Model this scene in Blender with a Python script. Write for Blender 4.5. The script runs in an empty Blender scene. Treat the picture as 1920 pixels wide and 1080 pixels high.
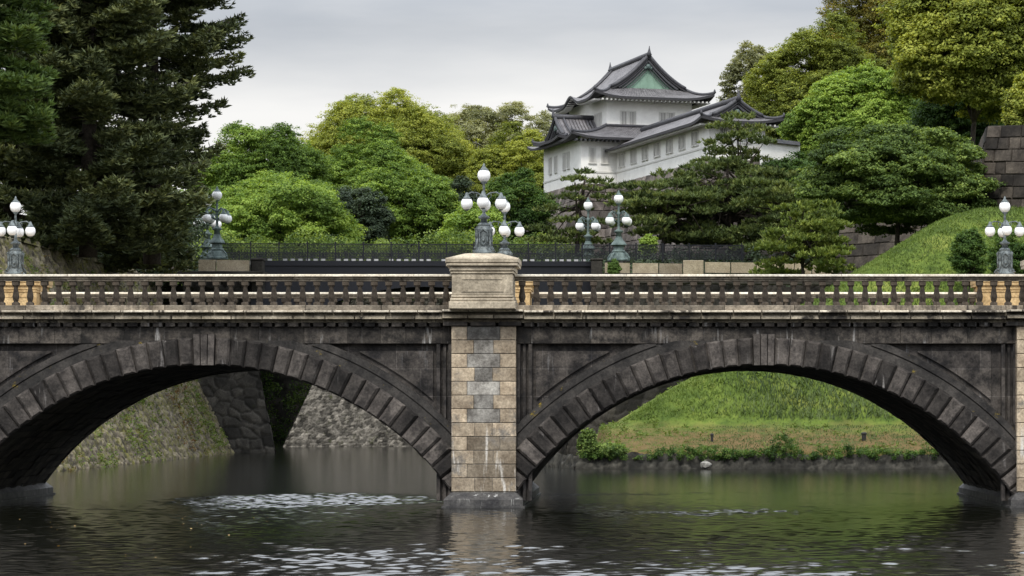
import bpy, math, random
import numpy as np
from mathutils import Vector, Matrix

S = bpy.context.scene
COL = S.collection
R = math.radians

# ------------------------------------------------------------------ camera
F, PX, PY, CY, CZ = 5074.0, 1200.0, 770.0, -86.0, 3.07
cam_d = bpy.data.cameras.new("camera")
cam = bpy.data.objects.new("camera", cam_d)
COL.objects.link(cam)
cam.location = (0, CY, CZ)
cam.rotation_euler = (R(90), 0, 0)
cam_d.sensor_width = 36
cam_d.lens = 36 * F / 1920
cam_d.shift_x = -240 / 1920
cam_d.shift_y = 230 / 1920
cam_d.clip_start = 0.5
cam_d.clip_end = 6000
S.camera = cam

# ------------------------------------------------------------------ world, sun, exposure
SUN_EL, SUN_AZ = 50.0, 190.0        # azimuth clockwise from +Y
w = bpy.data.worlds.new("World")
S.world = w
w.use_nodes = True
nt = w.node_tree
nt.nodes.clear()


def wn(t, **k):
    n = nt.nodes.new(t)
    for a, b in k.items():
        setattr(n, a, b)
    return n


sky = wn("ShaderNodeTexSky", sky_type='NISHITA', sun_disc=False)
sky.sun_elevation = R(SUN_EL)
sky.sun_rotation = R(SUN_AZ)
sky.air_density = 1.0
sky.dust_density = 2.0
tc = wn("ShaderNodeTexCoord")
mp = wn("ShaderNodeMapping")
mp.inputs['Scale'].default_value = (5.0, 5.0, 26.0)
mp.inputs['Location'].default_value = (1.6, 0.3, 0.0)
nz = wn("ShaderNodeTexNoise")
nz.inputs['Scale'].default_value = 1.0
nz.inputs['Detail'].default_value = 6
nz.inputs['Roughness'].default_value = 0.5
sep = wn("ShaderNodeSeparateXYZ")
grad = wn("ShaderNodeMapRange")
grad.inputs['From Min'].default_value = 0.098
grad.inputs['From Max'].default_value = 0.152
addm = wn("ShaderNodeMath", operation='MULTIPLY_ADD')
addm.inputs[1].default_value = 0.75
ramp = wn("ShaderNodeValToRGB")
e = ramp.color_ramp.elements
e[0].position = 0.45
e[0].color = (0.575, 0.565, 0.55, 1)
e[1].position = 1.12 if False else 1.0
e[1].color = (0.305, 0.32, 0.345, 1)
sc_c = wn("ShaderNodeVectorMath", operation='SCALE')
sc_c.inputs['Scale'].default_value = 10.0
mix = wn("ShaderNodeMixRGB")
mix.inputs['Fac'].default_value = 0.95
bg = wn("ShaderNodeBackground")
bg.inputs['Strength'].default_value = 0.1
wo = wn("ShaderNodeOutputWorld")
L = nt.links.new
L(tc.outputs['Generated'], mp.inputs['Vector'])
L(mp.outputs['Vector'], nz.inputs['Vector'])
L(tc.outputs['Generated'], sep.inputs[0])
L(sep.outputs['Z'], grad.inputs['Value'])
sub = wn("ShaderNodeMath", operation='SUBTRACT')
sub.inputs[1].default_value = 0.22
L(nz.outputs['Fac'], sub.inputs[0])
L(grad.outputs[0], addm.inputs[0])
L(sub.outputs[0], addm.inputs[2])
L(addm.outputs[0], ramp.inputs['Fac'])
L(ramp.outputs['Color'], sc_c.inputs[0])
zen = wn("ShaderNodeMapRange")          # an overcast sky is brightest overhead
zen.inputs['From Min'].default_value = 0.14
zen.inputs['From Max'].default_value = 0.36
zen.inputs['To Min'].default_value = 10.0
zen.inputs['To Max'].default_value = 33.0
L(sep.outputs['Z'], zen.inputs['Value'])
L(zen.outputs[0], sc_c.inputs['Scale'])
L(sky.outputs['Color'], mix.inputs['Color1'])
L(sc_c.outputs['Vector'], mix.inputs['Color2'])
L(mix.outputs['Color'], bg.inputs['Color'])
L(bg.outputs['Background'], wo.inputs['Surface'])

sun_d = bpy.data.lights.new("sun", 'SUN')
sun_d.energy = 1.5
sun_d.angle = R(12)
sun_d.color = (1.0, 0.95, 0.86)
sun = bpy.data.objects.new("sun", sun_d)
COL.objects.link(sun)
sdir = Vector((math.sin(R(SUN_AZ)) * math.cos(R(SUN_EL)), math.cos(R(SUN_AZ)) * math.cos(R(SUN_EL)), math.sin(R(SUN_EL))))
sun.rotation_euler = sdir.to_track_quat('Z', 'Y').to_euler()
sun.location = (60, -120, 120)

vs = S.view_settings
vs.view_transform = 'Standard'
vs.look = 'None'
vs.exposure = 0.75
vs.gamma = 1.0
vs.use_curve_mapping = False
S.cycles.max_bounces = 8
S.cycles.diffuse_bounces = 5
S.cycles.glossy_bounces = 3
S.cycles.transmission_bounces = 3
S.cycles.caustics_reflective = False
S.cycles.caustics_refractive = False


def P(px, py, d):
    """world point seen at photo pixel (px,py) at depth d"""
    return Vector(((px - PX) * d / F, d + CY, CZ + (PY - py) * d / F))


# ------------------------------------------------------------------ mesh helpers
class MB:
    def __init__(s):
        s.V, s.F, s.M, s.T = [], [], [], []

    def face(s, pts, m=0, t=0.5):
        i = len(s.V)
        s.V.extend([tuple(p) for p in pts])
        s.F.append(tuple(range(i, i + len(pts))))
        s.M.append(m)
        s.T.append(t)

    def poly(s, verts, faces, m=0, t=0.5):
        i = len(s.V)
        s.V.extend([tuple(v) for v in verts])
        for f in faces:
            s.F.append(tuple(i + k for k in f))
            s.M.append(m)
            s.T.append(t)

    def box(s, x0, x1, y0, y1, z0, z1, m=0, t=0.5):
        v = [(x0, y0, z0), (x1, y0, z0), (x1, y1, z0), (x0, y1, z0), (x0, y0, z1), (x1, y0, z1), (x1, y1, z1), (x0, y1, z1)]
        s.poly(v, [(0, 3, 2, 1), (4, 5, 6, 7), (0, 1, 5, 4), (1, 2, 6, 5), (2, 3, 7, 6), (3, 0, 4, 7)], m, t)

    def cbox(s, x0, x1, y0, y1, z0, z1, c=0.02, m=0, t=0.5):
        """box whose vertical and top/bottom edges are chamfered (front, back and top)"""
        a = [(x0 + c, y0, z0 + c), (x1 - c, y0, z0 + c), (x1 - c, y0, z1 - c), (x0 + c, y0, z1 - c)]
        b = [(x0, y0 + c, z0), (x1, y0 + c, z0), (x1, y0 + c, z1), (x0, y0 + c, z1)]
        d = [(x0, y1 - c, z0), (x1, y1 - c, z0), (x1, y1 - c, z1), (x0, y1 - c, z1)]
        f = [(x0 + c, y1, z0 + c), (x1 - c, y1, z0 + c), (x1 - c, y1, z1 - c), (x0 + c, y1, z1 - c)]
        s.poly(a + b + d + f, [(0, 1, 2, 3), (15, 14, 13, 12)] +
               [(k + 4, (k + 1) % 4 + 4, (k + 1) % 4, k) for k in range(4)] +
               [(k + 8, (k + 1) % 4 + 8, (k + 1) % 4 + 4, k + 4) for k in range(4)] +
               [(k + 12, (k + 1) % 4 + 12, (k + 1) % 4 + 8, k + 8) for k in range(4)], m, t)

    def hexa(s, a, b, m=0, t=0.5):
        """two quads a,b (4 points each, same winding) joined"""
        s.poly(list(a) + list(b), [(3, 2, 1, 0), (4, 5, 6, 7)] + [(k, (k + 1) % 4, (k + 1) % 4 + 4, k + 4) for k in range(4)], m, t)

    def lathe(s, prof, n=12, c=(0, 0, 0), m=0, t=0.5, square=False, rot=0.0):
        v, f = [], []
        for (r, z) in prof:
            for k in range(n):
                a = 2 * math.pi * k / n + rot
                q = 1.0
                if square:
                    q = 1.0 / max(abs(math.cos(a)), abs(math.sin(a)))
                v.append((c[0] + r * q * math.cos(a), c[1] + r * q * math.sin(a), c[2] + z))
        for j in range(len(prof) - 1):
            for k in range(n):
                f.append((j * n + k, j * n + (k + 1) % n, (j + 1) * n + (k + 1) % n, (j + 1) * n + k))
        f.append(tuple(range(n - 1, -1, -1)))
        f.append(tuple((len(prof) - 1) * n + k for k in range(n)))
        s.poly(v, f, m, t)

    def tube(s, pts, rad, n=7, m=0, t=0.5):
        pts = [Vector(p) for p in pts]
        if not hasattr(rad, '__len__'):
            rad = [rad] * len(pts)
        v, f = [], []
        for i, p in enumerate(pts):
            d = (pts[min(i + 1, len(pts) - 1)] - pts[max(i - 1, 0)]).normalized()
            ref = Vector((0, 0, 1)) if abs(d.z) < 0.9 else Vector((0, 1, 0))
            a = d.cross(ref).normalized()
            b = a.cross(d).normalized()
            for k in range(n):
                an = 2 * math.pi * k / n
                v.append(p + (a * math.cos(an) + b * math.sin(an)) * rad[i])
        for j in range(len(pts) - 1):
            for k in range(n):
                f.append((j * n + k, j * n + (k + 1) % n, (j + 1) * n + (k + 1) % n, (j + 1) * n + k))
        f.append(tuple(range(n - 1, -1, -1)))
        f.append(tuple((len(pts) - 1) * n + k for k in range(n)))
        s.poly(v, f, m, t)

    def sphere(s, c, r, n=14, k=8, m=0, t=0.5, sz=1.0):
        prof = [(max(r * math.sin(math.pi * j / k), 0.002), -r * sz * math.cos(math.pi * j / k)) for j in range(k + 1)]
        s.lathe(prof, n, c, m, t)


def finish(ob, parent):
    COL.objects.link(ob)
    if parent is not None:
        ob.parent = parent
    return ob


def obj(name, mb, mats, parent=None, smooth=False, loc=None, rotz=0):
    me = bpy.data.meshes.new(name)
    me.from_pydata(mb.V, [], mb.F)
    mats = mats if isinstance(mats, (list, tuple)) else [mats]
    for m in mats:
        me.materials.append(m)
    me.polygons.foreach_set('material_index', mb.M)
    a = me.attributes.new('tone', 'FLOAT', 'FACE')
    a.data.foreach_set('value', mb.T)
    if smooth:
        me.polygons.foreach_set('use_smooth', [True] * len(me.polygons))
    me.update()
    o = bpy.data.objects.new(name, me)
    if loc is not None:
        o.location = loc
    o.rotation_euler.z = rotz
    return finish(o, parent)


def np_obj(name, V, Q, mat, tone=None, parent=None, smooth=False, loc=None, vtone=None, uv=None, mat2=None, mi=None):
    V = np.asarray(V, dtype=np.float32)
    Q = np.asarray(Q, dtype=np.int32)
    me = bpy.data.meshes.new(name)
    me.vertices.add(len(V))
    me.vertices.foreach_set('co', V.ravel())
    n, k = Q.shape
    me.loops.add(n * k)
    me.loops.foreach_set('vertex_index', Q.ravel())
    me.polygons.add(n)
    me.polygons.foreach_set('loop_start', np.arange(0, n * k, k, dtype=np.int32))
    me.polygons.foreach_set('loop_total', np.full(n, k, dtype=np.int32))
    me.polygons.foreach_set('use_smooth', np.full(n, smooth, dtype=bool))
    if vtone is not None:
        a = me.attributes.new('tone', 'FLOAT', 'POINT')
        a.data.foreach_set('value', np.asarray(vtone, dtype=np.float32))
    elif tone is not None:
        a = me.attributes.new('tone', 'FLOAT', 'FACE')
        a.data.foreach_set('value', np.asarray(tone, dtype=np.float32))
    if uv is not None:
        u = me.uv_layers.new(name='UVMap')
        u.data.foreach_set('uv', np.asarray(uv, dtype=np.float32)[Q.ravel()].ravel())
    me.materials.append(mat)
    if mat2 is not None:
        me.materials.append(mat2)
        me.polygons.foreach_set('material_index', np.asarray(mi, dtype=np.int32))
    me.update(calc_edges=True)
    me.validate()
    o = bpy.data.objects.new(name, me)
    if loc is not None:
        o.location = loc
    return finish(o, parent)


def thing(name, label, cat, loc=(0, 0, 0), rotz=0.0, group=None):
    o = bpy.data.objects.new(name, None)
    COL.objects.link(o)
    o.empty_display_size = 0.3
    o.location = loc
    o.rotation_euler.z = rotz
    o['label'] = label
    o['category'] = cat
    if group:
        o['group'] = group
    return o


def tag(o, label, cat, group=None):
    o['label'] = label
    o['category'] = cat
    if group:
        o['group'] = group
    return o


def kind(o, k):
    o['kind'] = k
    return o


# ------------------------------------------------------------------ materials
def newmat(name):
    m = bpy.data.materials.new(name)
    m.use_nodes = True
    t = m.node_tree
    b = t.nodes['Principled BSDF']
    return m, t, b


def ramp_node(t, stops, inp):
    r = t.nodes.new('ShaderNodeValToRGB')
    el = r.color_ramp.elements
    while len(el) < len(stops):
        el.new(0.5)
    for q, (p, c) in zip(el, stops):
        q.position = p
        q.color = (*c, 1) if len(c) == 3 else c
    t.links.new(inp, r.inputs['Fac'])
    return r


def noise(t, vec, scale, detail=4, rough=0.55, mscale=None):
    if mscale is not None:
        mpn = t.nodes.new('ShaderNodeMapping')
        mpn.inputs['Scale'].default_value = mscale
        t.links.new(vec, mpn.inputs['Vector'])
        vec = mpn.outputs['Vector']
    n = t.nodes.new('ShaderNodeTexNoise')
    n.inputs['Scale'].default_value = scale
    n.inputs['Detail'].default_value = detail
    n.inputs['Roughness'].default_value = rough
    t.links.new(vec, n.inputs['Vector'])
    return n


def mixc(t, fac, a, b, mode='MIX'):
    m = t.nodes.new('ShaderNodeMixRGB')
    m.blend_type = mode
    for s, v in (('Fac', fac), ('Color1', a), ('Color2', b)):
        if hasattr(v, 'links') or hasattr(v, 'is_linked'):
            t.links.new(v, m.inputs[s])
        elif isinstance(v, (int, float)):
            m.inputs[s].default_value = v
        else:
            m.inputs[s].default_value = (*v, 1)
    return m.outputs['Color']


def attr(t, name='tone'):
    a = t.nodes.new('ShaderNodeAttribute')
    a.attribute_name = name
    return a.outputs['Fac']


def stone(name, dark, light, scale=1.6, tone=0.6, streak=None, streak_amt=(0.62, 0.72), moss=None, moss_amt=(0.66, 0.72),
          bump=0.5, rough=0.85, blot=None, blot_amt=(0.55, 0.68), course=None, bscale=14, grain=.4, streak_z=None):
    m, t, b = newmat(name)
    tcn = t.nodes.new('ShaderNodeTexCoord').outputs['Object']
    n1 = noise(t, tcn, scale, 8, 0.68)
    col = ramp_node(t, [(0.38, dark), (0.64, light)], n1.outputs['Fac']).outputs['Color']
    if tone:
        lo, hi = 1 - tone * 0.55, 1 + tone * 0.45
        tr = ramp_node(t, [(0.0, (lo, lo, lo)), (1.0, (hi, hi * 0.985, hi * 0.96))], attr(t))
        col = mixc(t, 1.0, col, tr.outputs['Color'], 'MULTIPLY')
    if blot:
        n4 = noise(t, tcn, 0.9, 7, 0.72)
        f = ramp_node(t, [(blot_amt[0], (0, 0, 0)), (blot_amt[1], (1, 1, 1))], n4.outputs['Fac']).outputs['Color']
        col = mixc(t, f, col, blot)
    if streak:
        n2 = noise(t, tcn, 1.0, 5, 0.6, (5.5, 5.5, 0.5))
        f = ramp_node(t, [(streak_amt[0], (0, 0, 0)), (streak_amt[1], (1, 1, 1))], n2.outputs['Fac']).outputs['Color']
        n2b = noise(t, tcn, 0.55, 3)
        f2 = ramp_node(t, [(0.48, (0, 0, 0)), (0.62, (1, 1, 1))], n2b.outputs['Fac']).outputs['Color']
        ff = mixc(t, 1.0, f, f2, 'MULTIPLY')
        if streak_z:        # run-off only below a height
            sz_ = t.nodes.new('ShaderNodeSeparateXYZ')
            t.links.new(tcn, sz_.inputs[0])
            mz = t.nodes.new('ShaderNodeMapRange')
            mz.inputs['From Min'].default_value, mz.inputs['From Max'].default_value = streak_z
            t.links.new(sz_.outputs['Z'], mz.inputs['Value'])
            ff = mixc(t, 1.0, f, mz.outputs[0], 'MULTIPLY')
        col = mixc(t, ff, col, streak)
    if moss:
        n3 = noise(t, tcn, 1.3, 9, 0.75)
        f = ramp_node(t, [(moss_amt[0], (0, 0, 0)), (moss_amt[1], (1, 1, 1))], n3.outputs['Fac']).outputs['Color']
        col = mixc(t, f, col, moss)
    if course:
        cmp_ = t.nodes.new('ShaderNodeSeparateXYZ')
        t.links.new(tcn, cmp_.inputs[0])
        cb = t.nodes.new('ShaderNodeCombineXYZ')
        t.links.new(cmp_.outputs['X'], cb.inputs['X'])
        t.links.new(cmp_.outputs['Z'], cb.inputs['Y'])
        bk = t.nodes.new('ShaderNodeTexBrick')
        bk.inputs['Scale'].default_value = 1.0
        bk.inputs['Brick Width'].default_value = course[0]
        bk.inputs['Row Height'].default_value = course[1]
        bk.inputs['Mortar Size'].default_value = 0.012
        bk.inputs['Color1'].default_value = (0.70, 0.70, 0.72, 1)
        bk.inputs['Color2'].default_value = (1.30, 1.27, 1.22, 1)
        bk.inputs['Mortar'].default_value = (1.9, 1.9, 1.9, 1)
        t.links.new(cb.outputs[0], bk.inputs['Vector'])
        col = mixc(t, 0.85, col, bk.outputs['Color'], 'MULTIPLY')
    # fine grain
    n5 = noise(t, tcn, bscale, 5, 0.7)
    gr = ramp_node(t, [(0.30, (1 - grain,) * 3), (0.70, (1 + grain * .9,) * 3)], n5.outputs['Fac']).outputs['Color']
    col = mixc(t, 1.0, col, gr, 'MULTIPLY')
    t.links.new(col, b.inputs['Base Color'])
    b.inputs['Roughness'].default_value = rough
    b.inputs['Specular IOR Level'].default_value = 0.25
    if bump:
        bp = t.nodes.new('ShaderNodeBump')
        bp.inputs['Strength'].default_value = bump
        bp.inputs['Distance'].default_value = 0.03
        t.links.new(n5.outputs['Fac'], bp.inputs['Height'])
        t.links.new(bp.outputs['Normal'], b.inputs['Normal'])
    return m


def foliage(name, stops, transl=0.42, rough=0.6):
    m, t, b = newmat(name)
    col = ramp_node(t, stops, attr(t)).outputs['Color']
    t.links.new(col, b.inputs['Base Color'])
    b.inputs['Roughness'].default_value = rough
    b.inputs['Specular IOR Level'].default_value = 0.2
    tr = t.nodes.new('ShaderNodeBsdfTranslucent')
    yl = mixc(t, 1.0, col, (1.25, 1.15, 0.5), 'MULTIPLY')
    t.links.new(yl, tr.inputs['Color'])
    mx = t.nodes.new('ShaderNodeMixShader')
    mx.inputs['Fac'].default_value = transl
    t.links.new(b.outputs['BSDF'], mx.inputs[1])
    t.links.new(tr.outputs['BSDF'], mx.inputs[2])
    t.links.new(mx.outputs['Shader'], t.nodes['Material Output'].inputs['Surface'])
    return m


def plain(name, col, rough=0.6, metal=0.0, var=0.25, scale=6.0, col2=None, spec=0.4):
    m, t, b = newmat(name)
    tcn = t.nodes.new('ShaderNodeTexCoord').outputs['Object']
    n1 = noise(t, tcn, scale, 6, 0.65)
    c2 = col2 or tuple(c * (1 - var) for c in col)
    c = ramp_node(t, [(0.35, c2), (0.65, col)], n1.outputs['Fac']).outputs['Color']
    t.links.new(c, b.inputs['Base Color'])
    b.inputs['Roughness'].default_value = rough
    b.inputs['Metallic'].default_value = metal
    b.inputs['Specular IOR Level'].default_value = spec
    return m


M = {}
M['wall'] = stone('dark bridge stone', (0.012, 0.0115, 0.012), (0.082, 0.074, 0.069), 1.5, 0.6, streak=(0.17, 0.17, 0.175), streak_amt=(0.58, 0.70), moss=(0.12, 0.10, 0.015), moss_amt=(0.715, 0.745), blot=(0.016, 0.0155, 0.017), blot_amt=(0.56, 0.64), course=(1.55, 0.88))
M['frieze'] = stone('stained frieze stone', (0.0176, 0.016, 0.016), (0.104, 0.092, 0.08), 2.6, 1.0, streak=(0.304, 0.296, 0.288), streak_amt=(0.57, 0.66), blot=(0.016, 0.0152, 0.0144), blot_amt=(0.5, 0.6))
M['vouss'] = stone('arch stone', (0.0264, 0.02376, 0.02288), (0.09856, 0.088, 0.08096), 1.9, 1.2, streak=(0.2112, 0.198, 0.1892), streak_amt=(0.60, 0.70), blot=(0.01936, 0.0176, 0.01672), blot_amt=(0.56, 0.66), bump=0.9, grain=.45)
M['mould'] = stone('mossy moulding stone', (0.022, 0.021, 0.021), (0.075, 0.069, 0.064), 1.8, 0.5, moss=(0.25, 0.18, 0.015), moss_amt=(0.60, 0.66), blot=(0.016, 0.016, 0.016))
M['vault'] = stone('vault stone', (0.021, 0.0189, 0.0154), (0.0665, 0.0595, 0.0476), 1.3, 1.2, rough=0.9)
M['tan'] = stone('tan pier stone', (0.27, 0.215, 0.155), (0.53, 0.445, 0.335), 1.9, 1.0, streak=(0.62, 0.59, 0.54), streak_amt=(0.57, 0.66), blot=(0.20, 0.18, 0.155), blot_amt=(0.545, 0.64), streak_z=(2.9, 1.9))
M['grey'] = stone('grey pier stone', (0.13, 0.122, 0.112), (0.36, 0.35, 0.325), 1.9, 1.0, streak=(0.5, 0.48, 0.44), streak_amt=(0.62, 0.70), blot=(0.075, 0.068, 0.060), blot_amt=(0.55, 0.68))
M['cream'] = stone('cream coping stone', (0.66, 0.59, 0.48), (0.86, 0.81, 0.70), 1.2, 0.25, blot=(0.30, 0.26, 0.20), blot_amt=(0.66, 0.76))
M['ledge'] = stone('weathered ledge stone', (0.42, 0.37, 0.29), (0.74, 0.68, 0.57), 1.0, 0.5, streak=(0.07, 0.06, 0.05), streak_amt=(0.52, 0.60), blot=(0.10, 0.088, 0.072), blot_amt=(0.56, 0.63),
                   moss=(0.12, 0.13, 0.03), moss_amt=(0.70, 0.74))
M['corn'] = stone('weathered cornice stone', (0.187, 0.1615, 0.119), (0.527, 0.4675, 0.3655), 1.3, 0.8, streak=(0.034, 0.0306, 0.0255), streak_amt=(0.54, 0.62), blot=(0.0425, 0.03825, 0.034), blot_amt=(0.53, 0.62))
M['plinth_railshade'] = stone('weathered plinth and rail shade', (0.1224, 0.1044, 0.0828), (0.3312, 0.288, 0.2304), 1.6, 0.8, streak=(0.0504, 0.0432, 0.036), streak_amt=(0.52, 0.62), blot=(0.072, 0.06336, 0.054), blot_amt=(0.55, 0.66), moss=(0.1008, 0.0864, 0.0216), moss_amt=(0.70, 0.74))  # weathered plinth; on the rail moulding its dark tan is painted shadow
M['balus'] = stone('dark baluster stone', (0.0288, 0.02376, 0.01944), (0.1152, 0.0936, 0.072), 3.0, 1.0, blot=(0.0216, 0.018, 0.01584))
M['ped'] = stone('pedestal stone', (0.29, 0.25, 0.19), (0.50, 0.435, 0.335), 1.6, 0.3, streak=(0.15, 0.125, 0.095), streak_amt=(0.55, 0.68), blot=(0.19, 0.16, 0.12), blot_amt=(0.56, 0.70))
M['ochre_lit'] = stone('ochre pedestal stone', (0.368, 0.2484, 0.1196), (0.6256, 0.46, 0.2484), 1.6, 0.3, blot=(0.276, 0.184, 0.092))  # pedestal stone with the orange light on the back row painted in
M['plinth'] = stone('wet plinth stone', (0.026, 0.026, 0.02925), (0.104, 0.1008, 0.0975), 1.6, 0.4, streak=(0.455, 0.455, 0.442), streak_amt=(0.60, 0.66), rough=0.6)
M['road'] = stone('gravel road', (0.22, 0.20, 0.17), (0.32, 0.30, 0.26), 3, 0)
M['rubbleL'] = stone('bank rubble stone', (0.085, 0.073, 0.055), (0.235, 0.205, 0.155), 1.3, 1.5, moss=(0.125, 0.120, 0.026), moss_amt=(0.47, 0.60), blot=(0.33, 0.29, 0.22), blot_amt=(0.60, 0.70), bscale=7, grain=.5)
M['rubbleA'] = stone('abutment stone', (0.02275, 0.02139, 0.01911), (0.05915, 0.0546, 0.04777), 0.9, 1.2, bscale=9, moss=(0.02275, 0.02503, 0.0091), moss_amt=(0.6, 0.7))
M['rubbleF'] = stone('far rubble stone', (0.0782, 0.07429, 0.06647), (0.2268, 0.215, 0.1955), 1.4, 1.7, bscale=9, moss=(0.05865, 0.07038, 0.02346), moss_amt=(0.58, 0.68))
M['rubbleC'] = stone('castle rampart stone', (0.075, 0.065, 0.06), (0.18, 0.16, 0.15), 0.9, 1.2, bscale=7)
M['rubbleR'] = stone('squared rampart stone', (0.027, 0.0225, 0.0189), (0.0765, 0.06525, 0.054), 0.9, 1.2, bscale=7, blot=(0.1125, 0.0945, 0.0765), blot_amt=(0.62, 0.75))
M['edge'] = stone('shore stones', (0.021, 0.021, 0.018), (0.066, 0.063, 0.054), 1.2, 1.0, bscale=9)
M['tanpar'] = stone('tan parapet stone', (0.2716, 0.2263, 0.1584), (0.3772, 0.3244, 0.2414), 1.3, 0.5, blot=(0.1886, 0.1584, 0.1132), blot_amt=(0.62, 0.75))
M['rock'] = stone('pale rock', (0.16, 0.155, 0.14), (0.34, 0.33, 0.30), 2, 0)
M['bark'] = stone('bark', (0.025, 0.02, 0.016), (0.07, 0.058, 0.045), 4, 0, bump=1.0)
M['verdigris'] = plain('verdigris bronze', (0.19, 0.22, 0.225), 0.6, 0.1, col2=(0.035, 0.044, 0.047), scale=9)
M['verdiglight'] = plain('pale verdigris bronze', (0.15, 0.20, 0.19), 0.6, 0.1, col2=(0.045, 0.07, 0.068), scale=5)
M['bronze'] = plain('dark bronze', (0.022, 0.024, 0.024), 0.5, 0.3)
M['iron'] = plain('dark blue iron paint', (0.011, 0.0121, 0.0187), 0.5, 0.2, var=0.4)
M['skygap'] = plain('pale sky gaps', (0.48, 0.48, 0.50), 0.6)  # pale tone of daylight showing under the iron railing
M['plaster'] = stone('white plaster', (0.76, 0.75, 0.72), (0.88, 0.87, 0.84), 0.5, 0, streak=(0.60, 0.585, 0.555), streak_amt=(0.58, 0.74), bump=0.1, bscale=3, grain=.05)
M['trimw'] = plain('white trim', (0.66, 0.65, 0.62), 0.8, 0, var=0.08)
M['shutter'] = plain('pale shutters', (0.17, 0.167, 0.158), 0.7, 0, var=0.15)
M['copper'] = plain('green copper gable', (0.23, 0.36, 0.28), 0.6, 0.1, var=0.25, scale=1.2)
M['copperd'] = plain('dark green gable', (0.06, 0.085, 0.085), 0.6, 0.1, var=0.25)
M['ridge'] = plain('ridge tile', (0.075, 0.075, 0.085), 0.6, 0, var=0.4, scale=3)
M['eave'] = plain('shade-dark eave', (0.035, 0.034, 0.038), 0.7, 0)  # dark fascia; undersides also carry the eave shadow in their colour
M['pane'] = plain('dark pane', (0.06, 0.06, 0.06), 0.3)
M['post'] = plain('dark post', (0.02, 0.02, 0.02), 0.7)

# opal lamp glass: unlit white globe
m, t, b = newmat('opal glass')
b.inputs['Base Color'].default_value = (0.90, 0.90, 0.90, 1)
b.inputs['Roughness'].default_value = 0.25
b.inputs['Subsurface Weight'].default_value = 0.0
M['opal'] = m

# roof tiles: ribs running down the slope (UV: x across, y down, metres)
m, t, b = newmat('grey roof tile')
uvn = t.nodes.new('ShaderNodeUVMap').outputs['UV']
wv = t.nodes.new('ShaderNodeTexWave')
wv.wave_type = 'BANDS'
wv.bands_direction = 'X'
wv.inputs['Scale'].default_value = 0.95
wv.inputs['Distortion'].default_value = 0.0
t.links.new(uvn, wv.inputs['Vector'])
wv2 = t.nodes.new('ShaderNodeTexWave')
wv2.wave_type = 'BANDS'
wv2.bands_direction = 'Y'
wv2.wave_profile = 'SAW'
wv2.inputs['Scale'].default_value = 0.9
t.links.new(uvn, wv2.inputs['Vector'])
nn = noise(t, uvn, 1.1, 7, 0.7)
c1 = ramp_node(t, [(0.3, (0.095, 0.091, 0.098)), (0.7, (0.25, 0.24, 0.25))], nn.outputs['Fac']).outputs['Color']
t.links.new(c1, b.inputs['Base Color'])
b.inputs['Roughness'].default_value = 0.6
am = t.nodes.new('ShaderNodeMath')
am.operation = 'MULTIPLY_ADD'
am.inputs[1].default_value = 0.3
t.links.new(wv2.outputs['Fac'], am.inputs[0])
t.links.new(wv.outputs['Fac'], am.inputs[2])
bp = t.nodes.new('ShaderNodeBump')
bp.inputs['Strength'].default_value = 1.0
bp.inputs['Distance'].default_value = 0.12
t.links.new(am.outputs[0], bp.inputs['Height'])
t.links.new(bp.outputs['Normal'], b.inputs['Normal'])
M['tile'] = m

# foliage
M['f_green'] = foliage('fresh green leaves', [(0.0, (0.055, 0.100, 0.020)), (0.5, (0.155, 0.255, 0.050)), (1.0, (0.345, 0.470, 0.095))])
M['f_yellow'] = foliage('yellow green leaves', [(0.0, (0.085, 0.110, 0.024)), (0.5, (0.230, 0.280, 0.052)), (1.0, (0.440, 0.470, 0.095))])
M['f_olive'] = foliage('olive leaves', [(0.0, (0.110, 0.125, 0.060)), (0.5, (0.230, 0.245, 0.125)), (1.0, (0.40, 0.41, 0.22))])
M['f_dark'] = foliage('dark green leaves', [(0.0, (0.027, 0.06075, 0.0162)), (0.5, (0.0702, 0.135, 0.0297)), (1.0, (0.1418, 0.2295, 0.054))])
M['f_deep'] = foliage('deep green leaves', [(0.0, (0.027, 0.0432, 0.027)), (0.5, (0.054, 0.081, 0.0459)), (1.0, (0.0945, 0.1283, 0.0702))], 0.2)  # deep green of dark evergreens and undergrowth
M['f_rust'] = foliage('russet leaves', [(0.0, (0.095, 0.105, 0.024)), (0.5, (0.225, 0.215, 0.050)), (1.0, (0.42, 0.34, 0.085))])
M['f_pine'] = foliage('pine needles', [(0.0, (0.036, 0.055, 0.020)), (0.5, (0.100, 0.138, 0.042)), (1.0, (0.235, 0.270, 0.080))], 0.2)
M['f_pine2'] = foliage('bright pine needles', [(0.0, (0.050, 0.080, 0.018)), (0.5, (0.140, 0.190, 0.040)), (1.0, (0.300, 0.350, 0.075))], 0.2)
M['f_fir'] = foliage('dark fir needles', [(0.0, (0.036, 0.050, 0.026)), (0.5, (0.095, 0.118, 0.052)), (1.0, (0.235, 0.255, 0.095))], 0.15)
M['f_cedar'] = foliage('green cedar sprays', [(0.0, (0.040, 0.070, 0.022)), (0.5, (0.100, 0.160, 0.045)), (1.0, (0.21, 0.28, 0.085))], 0.25)
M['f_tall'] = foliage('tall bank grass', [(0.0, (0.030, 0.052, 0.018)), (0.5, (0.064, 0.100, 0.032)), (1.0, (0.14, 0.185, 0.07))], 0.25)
M['f_weed'] = foliage('bank weeds', [(0.0, (0.16, 0.08, 0.03)), (0.25, (0.16, 0.13, 0.04)), (0.5, (0.09, 0.15, 0.025)), (1.0, (0.17, 0.22, 0.05))], 0.25)
M['f_mid'] = foliage('mid green leaves', [(0.0, (0.042, 0.075, 0.020)), (0.5, (0.125, 0.195, 0.048)), (1.0, (0.29, 0.38, 0.10))])
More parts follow.
